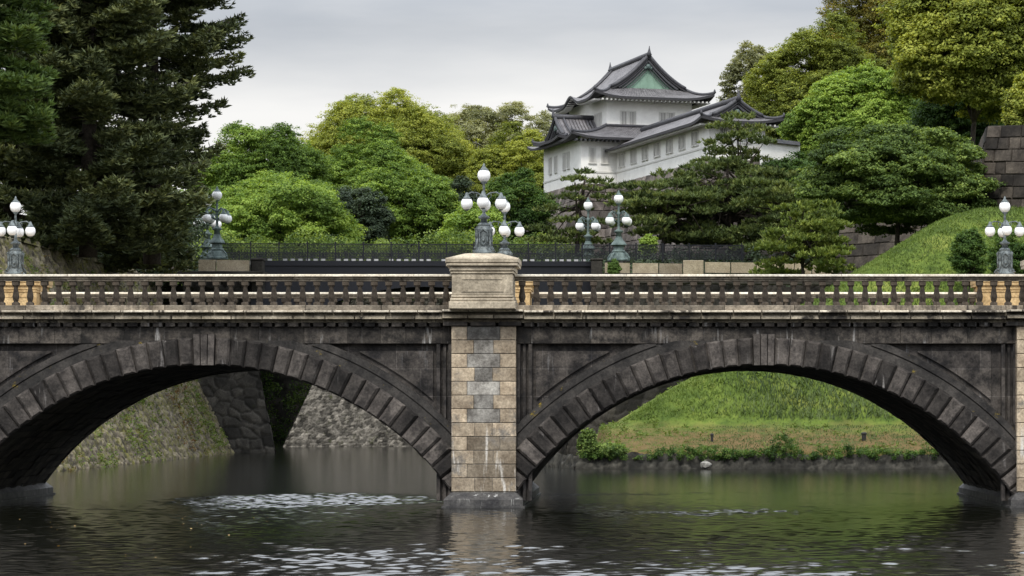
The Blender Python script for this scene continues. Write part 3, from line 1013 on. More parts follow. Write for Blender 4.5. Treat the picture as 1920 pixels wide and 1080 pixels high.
# ------------------------------------------------------------------ lamp posts
def lamp_parts(root, s, arm_r, globe_r, metal, rot, iron=False):
    """five-globe bronze lamp: base, shaft, four arms, five globes"""
    mb = MB()
    if not iron:
        mb.lathe([(.36, 0), (.36, .05), (.29, .10), (.235, .22), (.22, .45), (.235, .72), (.20, .82), (.22, .86), (.15, .92)], 8, rot=math.pi / 8)
        for k in range(4):      # scroll feet and side consoles
            a = k * math.pi / 2 + math.pi / 4
            p = lambda r, z: (r * math.cos(a), r * math.sin(a), z)
            mb.tube([p(.40, .04), p(.43, .09), p(.38, .16), p(.30, .25), p(.27, .45), p(.31, .66), p(.33, .74), p(.28, .80)], [.05, .06, .05, .04, .035, .045, .05, .03], 6)
        for k in range(4):      # cartouche on each side
            a = k * math.pi / 2
            c, s_ = math.cos(a), math.sin(a)
            q = lambda u, z, d: (c * d - s_ * u, s_ * d + c * u, z)
            mb.tube([q(0, .72, .24), q(-.12, .64, .25), q(-.12, .36, .25), q(0, .26, .27), q(.12, .36, .25), q(.12, .64, .25), q(0, .72, .24)], .025, 5)
            mb.sphere(q(0, .40, .24), .045, 6, 4)
    else:
        mb.lathe([(.42, 0), (.42, .05), (.37, .09), (.31, .22), (.25, .30), (.27, .34), (.21, .40), (.19, .54), (.31, .58), (.29, .63), (.19, .74), (.13, .84), (.11, .92)], 8, rot=math.pi / 8)
        for k in range(4):
            a = k * math.pi / 2 + math.pi / 4
            p = lambda r, z: (r * math.cos(a), r * math.sin(a), z)
            mb.tube([p(.46, .03), p(.47, .10), p(.38, .22), p(.29, .30)], [.04, .05, .04, .03], 5)
    obj('base', mb, metal, root, smooth=False)
    mb = MB()
    mb.lathe([(.12, .90), (.10, 1.02), (.17, 1.05), (.19, 1.10), (.10, 1.14), (.05, 1.2), (.045, 1.6), (.06, 1.66), (.085, 1.72), (.06, 1.78), (.035, 1.84), (.045, 1.95), (.035, 2.05), (.09, 2.10), (.10, 2.13)], 10)
    obj('shaft', mb, metal, root, smooth=True)
    zg = 1.20 + globe_r + .10
    for k in range(4):
        a = rot + k * math.pi / 2
        p = lambda r, z: (r * math.cos(a), r * math.sin(a), z)
        mb = MB()
        pts = [p(.03, 1.66), p(.10, 1.74), p(.20, 1.80), p(arm_r - .14, 1.82), p(arm_r - .05, 1.77), p(arm_r, 1.68), p(arm_r, zg + globe_r + .02)]
        mb.tube(pts, .024, 6)
        mb.tube([p(.05, 1.60), p(.16, 1.62), p(.24, 1.70), p(.22, 1.78)], .016, 5)
        if iron:
            mb.tube([p(.08, 1.42), p(.22, 1.50), p(arm_r - .06, 1.62), p(arm_r, 1.70)], .03, 5)
        arm = obj('arm', mb, metal, root, smooth=True)
        c = p(arm_r, zg)
        mb = MB()
        mb.sphere(c, globe_r, 16, 10)
        g = obj('globe', mb, M['opal'], root, smooth=True)
        mb = MB()
        mb.lathe([(globe_r * .78, globe_r * .66), (globe_r * .72, globe_r * .80), (globe_r * .45, globe_r * 1.02), (.05, globe_r * 1.5), (.03, globe_r * 1.7)], 12, c)
        obj('cap', mb, metal, g, smooth=True)
        mb = MB()
        mb.lathe([(.02, -globe_r * 1.12), (.06, -globe_r * 1.03), (.08, -globe_r * .93)], 8, c)
        obj('collar', mb, metal, g)
    c = (0, 0, 2.11 + globe_r * 1.08)
    mb = MB()
    mb.sphere(c, globe_r * 1.08, 16, 10)
    g = obj('globe', mb, M['opal'], root, smooth=True)
    mb = MB()
    mb.lathe([(globe_r * .82, globe_r * .70), (globe_r * .74, globe_r * .86), (globe_r * .40, globe_r * 1.16), (.05, globe_r * 1.36), (.025, globe_r * 1.75), (.01, globe_r * 1.9)], 12, c)
    obj('cap', mb, metal, g, smooth=True)


LG = 'five-globe lamps on the stone bridge'
lamps = [('ornate five-globe lamp on the front of the central pier pedestal', XC, -0.18, 0),
         ('five-globe lamp half hidden directly behind the central pedestal', XC, YB + .18, 1),
         ('five-globe lamp before the dark fir trees, above the leftmost balusters', -22.85, YB + .18, 1),
         ('five-globe lamp beside the dark shrub and grassy bank, over the right balusters', 13.35, YB + .18, 1)]
for lab, x, y, sd in lamps:
    r_ = thing('lamp_post', lab, 'lamp', (x, y, 8.03), 0, LG)
    lamp_parts(r_, 1, 0.54, 0.19, M['verdigris'], 0.0)
    r_.scale = (1, 1, 1.08)

# ------------------------------------------------------------------ iron bridge behind
TH = math.atan2(0.222, 1.0)
U = Vector((math.cos(TH), math.sin(TH), 0))
VV = Vector((-math.sin(TH), math.cos(TH), 0))
IL = P(470, 490, 196)
iron = thing('iron_bridge', 'dark blue iron girder bridge with lattice railing behind the stone bridge', 'bridge', (IL.x, IL.y, 0), TH)
ILEN = 25.4
zdk = 13.95
slope = 0.010
IW = 11.3
for side in (0, 1):
    yo = 0 if side == 0 else IW
    mb = MB()
    n = 24
    for i in range(n):
        a, b_ = i * ILEN / n, (i + 1) * ILEN / n
        dep = lambda q: 1.9 + 4.2 * (abs(q - ILEN / 2) / (ILEN / 2)) ** 2
        z = lambda q: zdk + slope * q
        mb.hexa([(a, yo, z(a) - dep(a)), (b_, yo, z(b_) - dep(b_)), (b_, yo, z(b_) - .38), (a, yo, z(a) - .38)],
                [(a, yo + .3, z(a) - dep(a)), (b_, yo + .3, z(b_) - dep(b_)), (b_, yo + .3, z(b_) - .38), (a, yo + .3, z(a) - .38)])
    obj('girder', mb, M['iron'], iron)
    mb = MB()
    yy = yo - .12 if side == 0 else yo + .1
    mb.hexa([(0, yy, zdk - .38), (ILEN, yy, zdk + slope * ILEN - .38), (ILEN, yy, zdk + slope * ILEN - .02), (0, yy, zdk - .02)],
            [(0, yy + .4, zdk - .38), (ILEN, yy + .4, zdk + slope * ILEN - .38), (ILEN, yy + .4, zdk + slope * ILEN - .02), (0, yy + .4, zdk - .02)])
    for i in range(90):
        a = -0.0 + (i + .2) * ILEN / 90
    obj('deck_edge', mb, M['iron'], iron)
    mb = MB()
    for i in range(46):
        a = (i + .22) * ILEN / 46
        zz_ = zdk + slope * a
        if i % 7 != 3:
            mb.box(a, a + .30, yy + .02, yy + .12, zz_ - .012, zz_ + .13)
    obj('sky_gaps', mb, M['skygap'], iron)  # pale blocks stand in for sky-lit gaps under the railing
    # railing: lattice bars; continues over the abutments
    mb = MB()
    x0, x1 = -2.0, ILEN + 11.5
    z = lambda q: zdk + slope * q
    for zz0, zz1 in ((1.17, 1.24), (.14, .18), (.92, .95)):
        mb.hexa([(x0, yy, z(x0) + zz0), (x1, yy, z(x1) + zz0), (x1, yy, z(x1) + zz1), (x0, yy, z(x0) + zz1)],
                [(x0, yy + .06, z(x0) + zz0), (x1, yy + .06, z(x1) + zz0), (x1, yy + .06, z(x1) + zz1), (x0, yy + .06, z(x0) + zz1)])
    q = x0
    k = 0
    while q < x1:
        mb.box(q - .016, q + .016, yy + .018, yy + .042, z(q) + .16, z(q) + 1.18)
        mb.box(q + .045, q + .065, yy + .018, yy + .042, z(q) + .16, z(q) + .93)
        if k % 2 == 0:      # scroll rings between bars
            for zc_, rr in ((.40, .10), (.66, .10), (1.06, .085)):
                mb.tube([(q + .11 + rr * math.cos(an_), yy + .03, z(q) + zc_ + rr * math.sin(an_)) for an_ in np.linspace(0, 2 * math.pi, 9)], .013, 3)
        q += 0.11
        k += 1
    rl = obj('railing', mb, M['iron'], iron)
    q = 0.0
    while q <= x1:
        mb = MB()
        mb.box(q - .045, q + .045, yy - .02, yy + .08, z(q) + .0, z(q) + 1.30)
        mb.box(q - .06, q + .06, yy - .035, yy + .095, z(q) + 1.30, z(q) + 1.36)
        obj('railing_post', mb, M['iron'], rl)
        q += 2.04
mb = MB()
mb.hexa([(0, .3, zdk - .3), (ILEN, .3, zdk - .3 + slope * ILEN), (ILEN, IW, zdk - .3 + slope * ILEN), (0, IW, zdk - .3)],
        [(0, .3, zdk - .02), (ILEN, .3, zdk - .02 + slope * ILEN), (ILEN, IW, zdk - .02 + slope * ILEN), (0, IW, zdk - .02)])
obj('deck', mb, M['road'], iron)

# lamps on the iron bridge
LI = 'tall five-globe lamps on the iron bridge'
nl = P(407, 486, 192)
nr = P(1160, 489, 198.3)
for lab, p in (('tall green bronze lamp at the near left end of the iron bridge', nl),
               ('green bronze lamp behind the near left one, half screened by fir twigs', nl + VV * 11.3 + Vector((0, 0, .35))),
               ('tall green bronze lamp before the pines, nearer of the two right ones', nr),
               ('green bronze lamp left of and behind the nearer lamp by the pines', nr + VV * 11.3 + Vector((0, 0, .35)))):
    r_ = thing('lamp_post', lab, 'lamp', p, TH, LI)
    lamp_parts(r_, 1, 0.44, 0.17, M['verdiglight'], R(28), True)
    r_.scale = (1.95, 1.95, 1.98)

# ------------------------------------------------------------------ banks, walls, abutments
def block_wall(root, A, B, C, D, bw, bh, mat, name='stone_face', seed=1):
    """squared masonry: separate chamfered stones on a sloping face (A,B bottom, C,D top)"""
    A, B, C, D = [Vector(p) for p in (A, B, C, D)]
    n = (B - A).cross(D - A).normalized()
    H = (D - A).length
    rows = max(int(H / bh), 1)
    rg = random.Random(seed)
    mb = MB()
    for r_ in range(rows):
        v0, v1 = r_ / rows, (r_ + 1) / rows - 0.015 / H
        l0 = A.lerp(D, v0)
        r0 = B.lerp(C, v0)
        Lr = (r0 - l0).length
        u = 0.0
        while u < 1:
            w_ = bw * rg.uniform(.6, 1.4) / Lr
            u1 = min(u + w_, 1)
            if 1 - u1 < 0.35 * bw / Lr:
                u1 = 1.0
            dz = rg.uniform(0, .09)
            q = lambda uu, vv: A.lerp(B, uu).lerp(D.lerp(C, uu), vv)
            g = 0.01 / Lr
            pts = [q(u + g, v0), q(u1 - g, v0), q(u1 - g, v1), q(u + g, v1)]
            cen = sum(pts, Vector()) / 4
            f = [p + (cen - p) * min(rg.uniform(.03, .16) / max((cen - p).length, .1), .3) + n * (.06 + dz * rg.uniform(.4, 1.4)) for p in pts]
            mb.poly(f + pts, [(0, 1, 2, 3)] + [(k + 4, (k + 1) % 4 + 4, (k + 1) % 4, k) for k in range(4)], 0, rg.random())
            u = u1
    mb.face([A - n * .02, B - n * .02, C - n * .02, D - n * .02], 0, 0.15)
    return obj(name, mb, mat, root)


# left bank: long sloping rubble wall
bx, bs = -29.2, 0.53
left = thing('stone_embankment', 'long sloping rubble embankment with weeds seen through the left arch', 'embankment')
HT = 13.0
voronoi_wall('stone_face', (bx, 112, -.8), (bx, 14, -.8), (bx - bs * HT - .4, 14, HT), (bx - bs * HT - .4, 112, HT), 0.78, M['rubbleL'], 0.22, 0.16, 11, 0.8, left, 0.5) if False else None
voronoi_wall('stone_face', (bx, 14, -.5), (bx, 112, -.5), (bx - bs * HT, 112, HT), (bx - bs * HT, 14, HT), 0.50, M['rubbleL'], 0.24, 0.105, 11, 0.9, left, 0.6)
mb = MB()
mb.face([(bx - bs * HT + .3, 14, HT - .15), (bx - bs * HT + .3, 260, HT - .15), (-600, 260, HT - .15), (-600, 14, HT - .15)])
mb.face([(bx - 4, 14, HT - .2), (-600, 14, HT - .2), (-600, 14, -2), (bx, 14, -2)])
kind(obj('terrain', mb, M['earth']), 'structure')

# left abutment of the iron bridge
aa = thing('stone_abutment', 'steep squared stone abutment under the left end of the iron bridge', 'abutment')
Y0 = 109.5
bl = (-31.0, Y0, -.5)
br = (-26.4, Y0 + .9, -.5)
tl = (-33.5, Y0 + 1.6, 13.2)
trr = (-29.3, Y0 + 2.4, 13.2)
voronoi_wall('stone_face', bl, br, trr, tl, 1.05, M['rubbleA'], .14, .08, 203, .85, aa)
voronoi_wall('side_face', br, (-28.5, Y0 + 16, -.5), (-31.4, Y0 + 15.5, 13.2), trr, 1.0, M['rubbleA'], .14, .12, 204, .85, aa)
mb = MB()
mb.face([tl, trr, (-31.4, Y0 + 15.5, 13.2), (-36, Y0 + 16, 13.2)])
obj('cap', mb, M['rubbleA'], aa)

# right abutment
ab = thing('stone_abutment', 'stone abutment under the right end of the iron bridge, behind the grass bank', 'abutment')
q0 = (-5.6, 115.8, -.5)
q1 = (24, 121.8, -.5)
q2 = (24, 123.6, 12.9)
q3 = (-3.3, 117.6, 12.9)
voronoi_wall('stone_face', q0, q1, q2, q3, 1.05, M['rubbleA'], .14, .11, 208, .85, ab)
voronoi_wall('side_face', (-8.3, 127.5, -.5), q0, q3, (-5.6, 129, 12.9), 1.0, M['rubbleA'], .14, .12, 209, .85, ab)
mb = MB()
mb.face([q3, q2, (22, 140, 12.9), (-6, 134, 12.9)])
obj('cap', mb, M['rubbleA'], ab)

# tan parapets at both ends of the iron bridge
pl = thing('parapet_wall', 'short tan stone parapet at the left end of the iron bridge', 'parapet')
for i, (a, b_) in enumerate(((322, 352), (358, 403), (372, 404), (406, 467))):
    if i == 1:
        continue
    p, q = P(a, 510, 194.2 + (a - 400) * .009), P(b_, 510, 194.2 + (b_ - 400) * .009)
    mb = MB()
    dz = -0.06 if i == 0 else 0
    top = 3.07 + (770 - 487.5) * 194.5 / F + dz
    mb.hexa([(p.x, p.y, top - .86), (q.x - .03, q.y, top - .86), (q.x - .03, q.y, top), (p.x, p.y, top)],
            [(p.x, p.y + .5, top - .86), (q.x - .03, q.y + .5, top - .86), (q.x - .03, q.y + .5, top), (p.x, p.y + .5, top)], 0, rnd.random())
    obj('parapet_block', mb, M['tanpar'], pl)
mb = MB()
p, q = P(318, 510, 193.6), P(500, 510, 195.2)
mb.cbox(p.x, q.x, p.y - .15, p.y + 3.2, 12.6, 13.05, .03)
obj('base', mb, M['rubbleA'], pl)
pr_ = thing('parapet_wall', 'long tan stone parapet with a square pillar, right of the iron bridge', 'parapet')
edges_ = [(1134, 1180), (1186, 1233), (1236, 1278), (1322, 1368), (1371, 1416), (1419, 1468), (1471, 1520), (1523, 1575)]
for i, (a, b_) in enumerate(edges_):
    p, q = P(a, 513, 197.0 + (a - 1134) * .0087), P(b_, 513, 197.0 + (b_ - 1134) * .0087)
    top = 3.07 + (770 - (492.5 if i < 3 else 489)) * 197.0 / F
    mb = MB()
    mb.hexa([(p.x, p.y, top - .78), (q.x + .04, q.y, top - .78), (q.x + .04, q.y, top), (p.x, p.y, top)],
            [(p.x, p.y + .5, top - .78), (q.x + .04, q.y + .5, top - .78), (q.x + .04, q.y + .5, top), (p.x, p.y + .5, top)], 0, rnd.random())
    obj('parapet_block', mb, M['tanpar'], pr_)
mb = MB()
p, q = P(1281, 515, 197.6), P(1319, 515, 197.9)
mb.cbox(p.x, q.x, p.y, p.y + 1.2, p.z - .2, P(1281, 488, 197.6).z, .05)
obj('pillar', mb, M['tanpar'], pr_)
mb = MB()
p, q = P(1134, 519, 196.6), P(1600, 519, 200.6)
mb.hexa([(p.x, p.y, 12.4), (q.x, q.y, 12.4), (q.x, q.y, 13.08), (p.x, p.y, 13.08)], [(p.x, p.y + 1.4, 12.4), (q.x, q.y + 1.4, 12.4), (q.x, q.y + 1.4, 13.08), (p.x, p.y + 1.4, 13.08)])
obj('base', mb, M['rubbleA'], pr_)
# stone end posts beside the girder
for lab, px_, dd in (('dark stone end post at the left end of the iron girder', 484, 195.6), ('dark stone end post at the right end of the iron girder', 1119, 200.9)):
    p = P(px_, 512, dd)
    mb = MB()
    mb.cbox(p.x - .42, p.x + .42, p.y - .5, p.y + .5, 11.5, P(px_, 489, dd).z, .05)
    mb.cbox(p.x - .47, p.x + .47, p.y - .55, p.y + .55, P(px_, 489, dd).z + .003, P(px_, 487, dd).z + .09, .04)
    tag(obj('end_post', mb, M['rubbleA']), lab, 'post', 'stone end posts of the iron girder')

# far moat wall
fw = thing('stone_rampart', 'pale small-stone rampart rising from the water beyond the left arch', 'rampart')
voronoi_wall('stone_face', (-30.4, 143, -.4), (4, 147, -.4), (4, 151, 13), (-24.6, 147.2, 13), 0.36, M['rubbleF'], 0.14, 0.085, 21, 0.8, fw, 0.3)
voronoi_wall('side_face', (-25.5, 200, -.4), (-30.4, 143, -.4), (-24.6, 147.2, 13), (-20, 203, 13), 0.7, M['rubbleF'], 0.16, 0.3, 22, 0.8, fw, 0.3)
mb = MB()
mb.face([(-24.8, 147.1, 12.9), (4, 151, 12.9), (24, 139, 12.9), (70, 150, 14), (300, 600, 20), (-20, 600, 20), (-20, 203, 12.9)])
kind(obj('terrain', mb, M['earth']), 'structure')
# dark overgrown bank closing the far arm of the moat
fb = thing('overgrown_bank', 'dark overgrown bank in the gap beyond the left abutment', 'bank')
voronoi_wall('stone_face', (-60, 178, -.4), (-22, 184, -.4), (-22, 190, 14), (-60, 184, 14), 0.8, M['rubbleA'], 0.2, 0.3, 31, 0.8, fb, 0.3)

# right grass bank
gx_, gy_ = 180, 130
Xs = np.linspace(-8, 60, gx_)
Ys = np.linspace(56, 118, gy_)
XX, YY = np.meshgrid(Xs, Ys, indexing='ij')


def bank_h(X, Y):
    fr = 1.9 + 0.78 * (Y - 64.0) + 1.5 * vnoise(X, Y, 3, .16)
    lf = 1.2 + 0.63 * (X + 2.8) + 0.6 * vnoise(X, Y, 4, .16)
    top = 15.7 + 0.0 * (X - 22)
    k = 0.55
    sm = -k * np.log(np.exp(-np.minimum(fr, 40) / k) + np.exp(-np.minimum(lf, 40) / k) + np.exp(-top / k))
    # low dry verge in front of the slope
    verge = 0.75 + 0.20 * (Y - 57.2)
    z = np.maximum(sm, np.minimum(verge, 2.2))
    # drop into the water at the shore and on the left
    z = np.where(Y < 57.9, z - (57.9 - Y) * 3.0, z)
    lx = -3.1 + 0.9 * vnoise(Y, Y * 0 + 2.2, 8, .3)
    z = z - smoothstep(0, 1.8, lx + 1.2 - X) * (z + 1.2)
    z = z + 0.16 * vnoise(X, Y, 6, .8)
    return z


ZZ = bank_h(XX, YY)
np_obj_b = np_obj('grass_bank', np.stack([XX, YY, ZZ], -1).reshape(-1, 3), grid_quads(gx_, gy_), M['bank'], smooth=True)
kind(np_obj_b, 'structure')
# land right of the bridge end (road level) and left end
mb = MB()
mb.box(15.2, 120, 1.0, 12, -2, 6.2)
mb.box(23, 120, 12, 57, -2, 6.2)
mb.box(-120, -25.4, 0.6, 14.2, -2, 6.2)
kind(obj('terrain', mb, M['earth']), 'structure')


# ------------------------------------------------------------------ scatter helpers
def leaf_quads(pos, nrm, tang, ln, wd):
    """rhombic leaves: centre, normal, long-axis tangent"""
    tang = tang - nrm * np.sum(tang * nrm, 1)[:, None]
    tang /= np.linalg.norm(tang, axis=1)[:, None] + 1e-9
    bt = np.cross(nrm, tang)
    a = tang * (ln * .5)[:, None]
    b_ = bt * (wd * .5)[:, None]
    V = np.stack([pos - a, pos + b_ - a * .1, pos + a, pos - b_ - a * .1], 1).reshape(-1, 3)
    Q = np.arange(len(pos) * 4).reshape(-1, 4)
    return V, Q


def unit(a):
    return a / (np.linalg.norm(a, axis=1)[:, None] + 1e-9)


# grass blades on the bank (one uncountable object)
rg = np.random.default_rng(5)
n = 280000
gx1 = -2.6 + 48 * rg.random(n) ** 1.35
gy1 = rg.uniform(57.3, 94, n)
z = bank_h(gx1, gy1)
keep = (z > 2.5) | (rg.random(n) < 0.30)
keep &= (z > .5) & (gy1 < 66 + np.clip(gx1 + 4, 0, 99) * .95 + 2)
gx1, gy1, z = gx1[keep], gy1[keep], z[keep]
n = len(gx1)
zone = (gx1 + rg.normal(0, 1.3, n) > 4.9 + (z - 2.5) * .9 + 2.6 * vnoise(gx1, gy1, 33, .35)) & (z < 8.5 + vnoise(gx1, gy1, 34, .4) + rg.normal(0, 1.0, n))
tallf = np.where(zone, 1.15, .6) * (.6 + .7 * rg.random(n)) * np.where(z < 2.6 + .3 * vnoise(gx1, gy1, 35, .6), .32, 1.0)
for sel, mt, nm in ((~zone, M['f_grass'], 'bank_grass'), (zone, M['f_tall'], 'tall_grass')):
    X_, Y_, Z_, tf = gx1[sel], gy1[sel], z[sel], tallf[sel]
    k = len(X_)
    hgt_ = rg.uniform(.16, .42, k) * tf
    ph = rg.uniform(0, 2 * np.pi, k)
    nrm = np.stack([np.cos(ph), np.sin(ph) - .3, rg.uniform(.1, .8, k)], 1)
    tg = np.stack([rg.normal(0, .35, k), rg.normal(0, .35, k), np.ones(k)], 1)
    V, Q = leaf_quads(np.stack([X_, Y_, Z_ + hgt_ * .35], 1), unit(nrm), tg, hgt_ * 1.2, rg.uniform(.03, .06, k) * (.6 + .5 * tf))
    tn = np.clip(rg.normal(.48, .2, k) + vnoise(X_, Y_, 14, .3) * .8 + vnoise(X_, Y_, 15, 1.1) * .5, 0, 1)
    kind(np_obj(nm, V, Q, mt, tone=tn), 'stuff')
# coarse weeds dotted over the bank
k = 2600
wx, wy = rg.uniform(-2.4, 26, k), rg.uniform(58, 84, k)
wz = bank_h(wx, wy)
kp = (wz > .8) & (vnoise(wx, wy, 91, .35) + .3 * rg.normal(0, 1, k) > .12)
BANKW = np.stack([wx, wy, wz + .06], 1)[kp]
# weeds growing out of the left embankment
rg = np.random.default_rng(66)
m_ = 9000
yy_ = rg.uniform(16, 111, m_)
zz_ = rg.uniform(0.1, 12.6, m_)
dn = vnoise(yy_, zz_, 71, .22) + .9 * vnoise(yy_, zz_, 72, .7) + .25 * rg.normal(0, 1, m_)
kp = dn > .33
yy_, zz_, dn = yy_[kp], zz_[kp], dn[kp]
C = np.stack([bx - bs * zz_ + .22, yy_, zz_], 1)
tc_ = np.clip(.45 + 1.6 * vnoise(yy_, zz_, 73, .12) + rg.normal(0, .15, len(yy_)), 0, 1)
V, Q, tn = None, None, None
WEEDS = (C, tc_)

# shore stones and weeds along the waterline
sh = thing('shore_wall', 'low dark stone edging along the waterline of the grass bank', 'edging')
voronoi_wall('stone_face', (-3.5, 56.7, -.4), (26, 56.5, -.4), (26, 56.9, .74), (-3.3, 57.1, .74), 0.55, M['edge'], 0.18, 0.11, 41, 0.7, sh, 0.3)
voronoi_wall('side_face', (-6, 66, -.4), (-3.5, 56.7, -.4), (-3.3, 57.1, .74), (-5.6, 66.3, .74), 0.55, M['edge'], 0.18, 0.14, 42, 0.7, sh, 0.3)


def clumps_to_leaves(rg, C, cr, per, ln, wd, flat=.6, out=None, up=.6, tone_c=None, tone_j=.14):
    """leaves scattered in each clump centre C (K,3)"""
    K = len(C)
    d = rg.normal(0, 1, (K * per, 3))
    d = unit(d) * (rg.random(K * per) ** .45)[:, None]
    cr_ = np.repeat(np.broadcast_to(cr, (K,)), per)
    off = d * cr_[:, None]
    off[:, 2] *= flat
    pos = np.repeat(C, per, 0) + off
    nr_ = rg.normal(0, .55, pos.shape) + d * .6
    nr_[:, 2] += up
    if out is not None:
        nr_ += np.repeat(out, per, 0) * .5
    tg = rg.normal(0, 1, pos.shape)
    N = len(pos)
    V, Q = leaf_quads(pos, unit(nr_), tg, ln * rg.uniform(.6, 1.3, N), wd * rg.uniform(.6, 1.3, N))
    if tone_c is None:
        tone_c = rg.random(K)
    tn = np.clip(np.repeat(tone_c, per) + rg.normal(0, tone_j, N), 0, 1)
    return V, Q, tn


V, Q, tn = clumps_to_leaves(np.random.default_rng(68), BANKW, .26, 12, .22, .07, .7, None, .4, None, .15)
kind(np_obj('bank_weeds', V, Q, M['f_weed'], tone=tn * .5 + .42), 'stuff')
C_, T_ = WEEDS
V, Q, tn = clumps_to_leaves(np.random.default_rng(67), C_, .22, 12, .16, .08, .9, None, .7, T_, .10)
kind(np_obj('embankment_weeds', V, Q, M['f_weed'], tone=tn), 'stuff')


def hedge_strip(name, label, cat, pts, mat, seed, cr=.35, per=60, ln=.16, group=None):
    rg = np.random.default_rng(seed)
    C = np.array(pts, float)
    V, Q, tn = clumps_to_leaves(rg, C, cr, per, ln, ln * .6, .9)
    o = np_obj(name, V, Q, mat, tone=tn)
    if label:
        tag(o, label, cat, group)
    return o


rg = np.random.default_rng(77)
pts = []
for x in np.arange(-2.8, 26, .16):
    h = .26 + .55 * max(0, vnoise(np.array([x]), np.array([1.3]), 51, .9)[0] + .35) + (.75 if 6.7 < x < 8.5 else 0) * (1 - abs(x - 7.6))
    if 0.6 > x > -.7:
        h *= .25
    for k in range(int(2 + h * 4)):
        pts.append((x + rg.normal(0, .15), 57.0 + rg.uniform(-.45, .7), .55 + rg.uniform(0, 1) * h))
kind(hedge_strip('shore_weeds', None, None, pts, M['f_dark'], 78, .20, 46, .11), 'stuff')

# pale rock and two small posts on the verge
p = P(1322, 862, 142.6)
mb = MB()
rr = random.Random(3)
mb.sphere((0, 0, 0), .27, 9, 6, sz=.75)
mb.V = [(x * 1.15 + rr.uniform(-.04, .04), y + rr.uniform(-.04, .04), z + rr.uniform(-.04, .04)) for x, y, z in mb.V]
tag(obj('rock', mb, M['rock'], loc=(p.x, p.y - .45, .22)), 'pale rounded rock at the water edge of the grass bank', 'rock')
for lab, px_ in (('thin dark marker post on the dry verge, left of the other', 1335), ('stouter dark marker post on the dry verge, further right', 1620)):
    p = P(px_, 822, 146.5)
    zb = float(bank_h(np.array([p.x]), np.array([p.y]))[0]) - .08
    hw = .07 if px_ == 1335 else .12
    mb = MB()
    mb.lathe([(hw, 0), (hw, .38), (hw * 1.35, .41), (hw * 1.35, .48), (hw * .6, .53)], 8)
    tag(obj('marker_post', mb, M['post'], loc=(p.x, p.y, zb)), lab, 'post', 'marker posts on the verge')

# floating leaves
rg = np.random.default_rng(9)
n = 45
pos = np.stack([rg.uniform(-18, -10, n), rg.uniform(-30, -2, n), np.full(n, .012)], 1)
nr_ = np.tile((0., 0., 1.), (n, 1)) + rg.normal(0, .2, (n, 3))
V, Q = leaf_quads(pos, unit(nr_), rg.normal(0, 1, (n, 3)), rg.uniform(.04, .09, n), rg.uniform(.03, .06, n))
kind(np_obj('floating_leaves', V, Q, M['f_leaf'], tone=rg.random(n)), 'stuff')


# ------------------------------------------------------------------ trees
def trunk_mesh(rg, H, r0, tips, lean=(0, 0)):
    """tapered trunk with limbs reaching to the given tips"""
    mb = MB()
    top = Vector((lean[0], lean[1], H))
    pts = []
    for k in range(6):
        f = k / 5
        pts.append(Vector((lean[0] * f * f, lean[1] * f * f, H * f)) + Vector((rg.normal(0, .03 * H * .3), rg.normal(0, .03 * H * .3), 0)) * (f > 0))
    mb.tube(pts, [r0 * (1.35 if k == 0 else 1 - .16 * k) for k in range(6)], 8)
    for tp in tips:
        f = rg.uniform(.45, .95)
        a = pts[min(int(f * 5), 4)].lerp(pts[min(int(f * 5) + 1, 5)], f * 5 - int(f * 5))
        tp = Vector(tp)
        mid = a.lerp(tp, .5) + Vector((0, 0, (tp - a).length * .12))
        rr = r0 * (1 - .75 * f) * .7 + .02
        mb.tube([a, mid, tp], [rr, rr * .65, rr * .2], 5)
    return mb


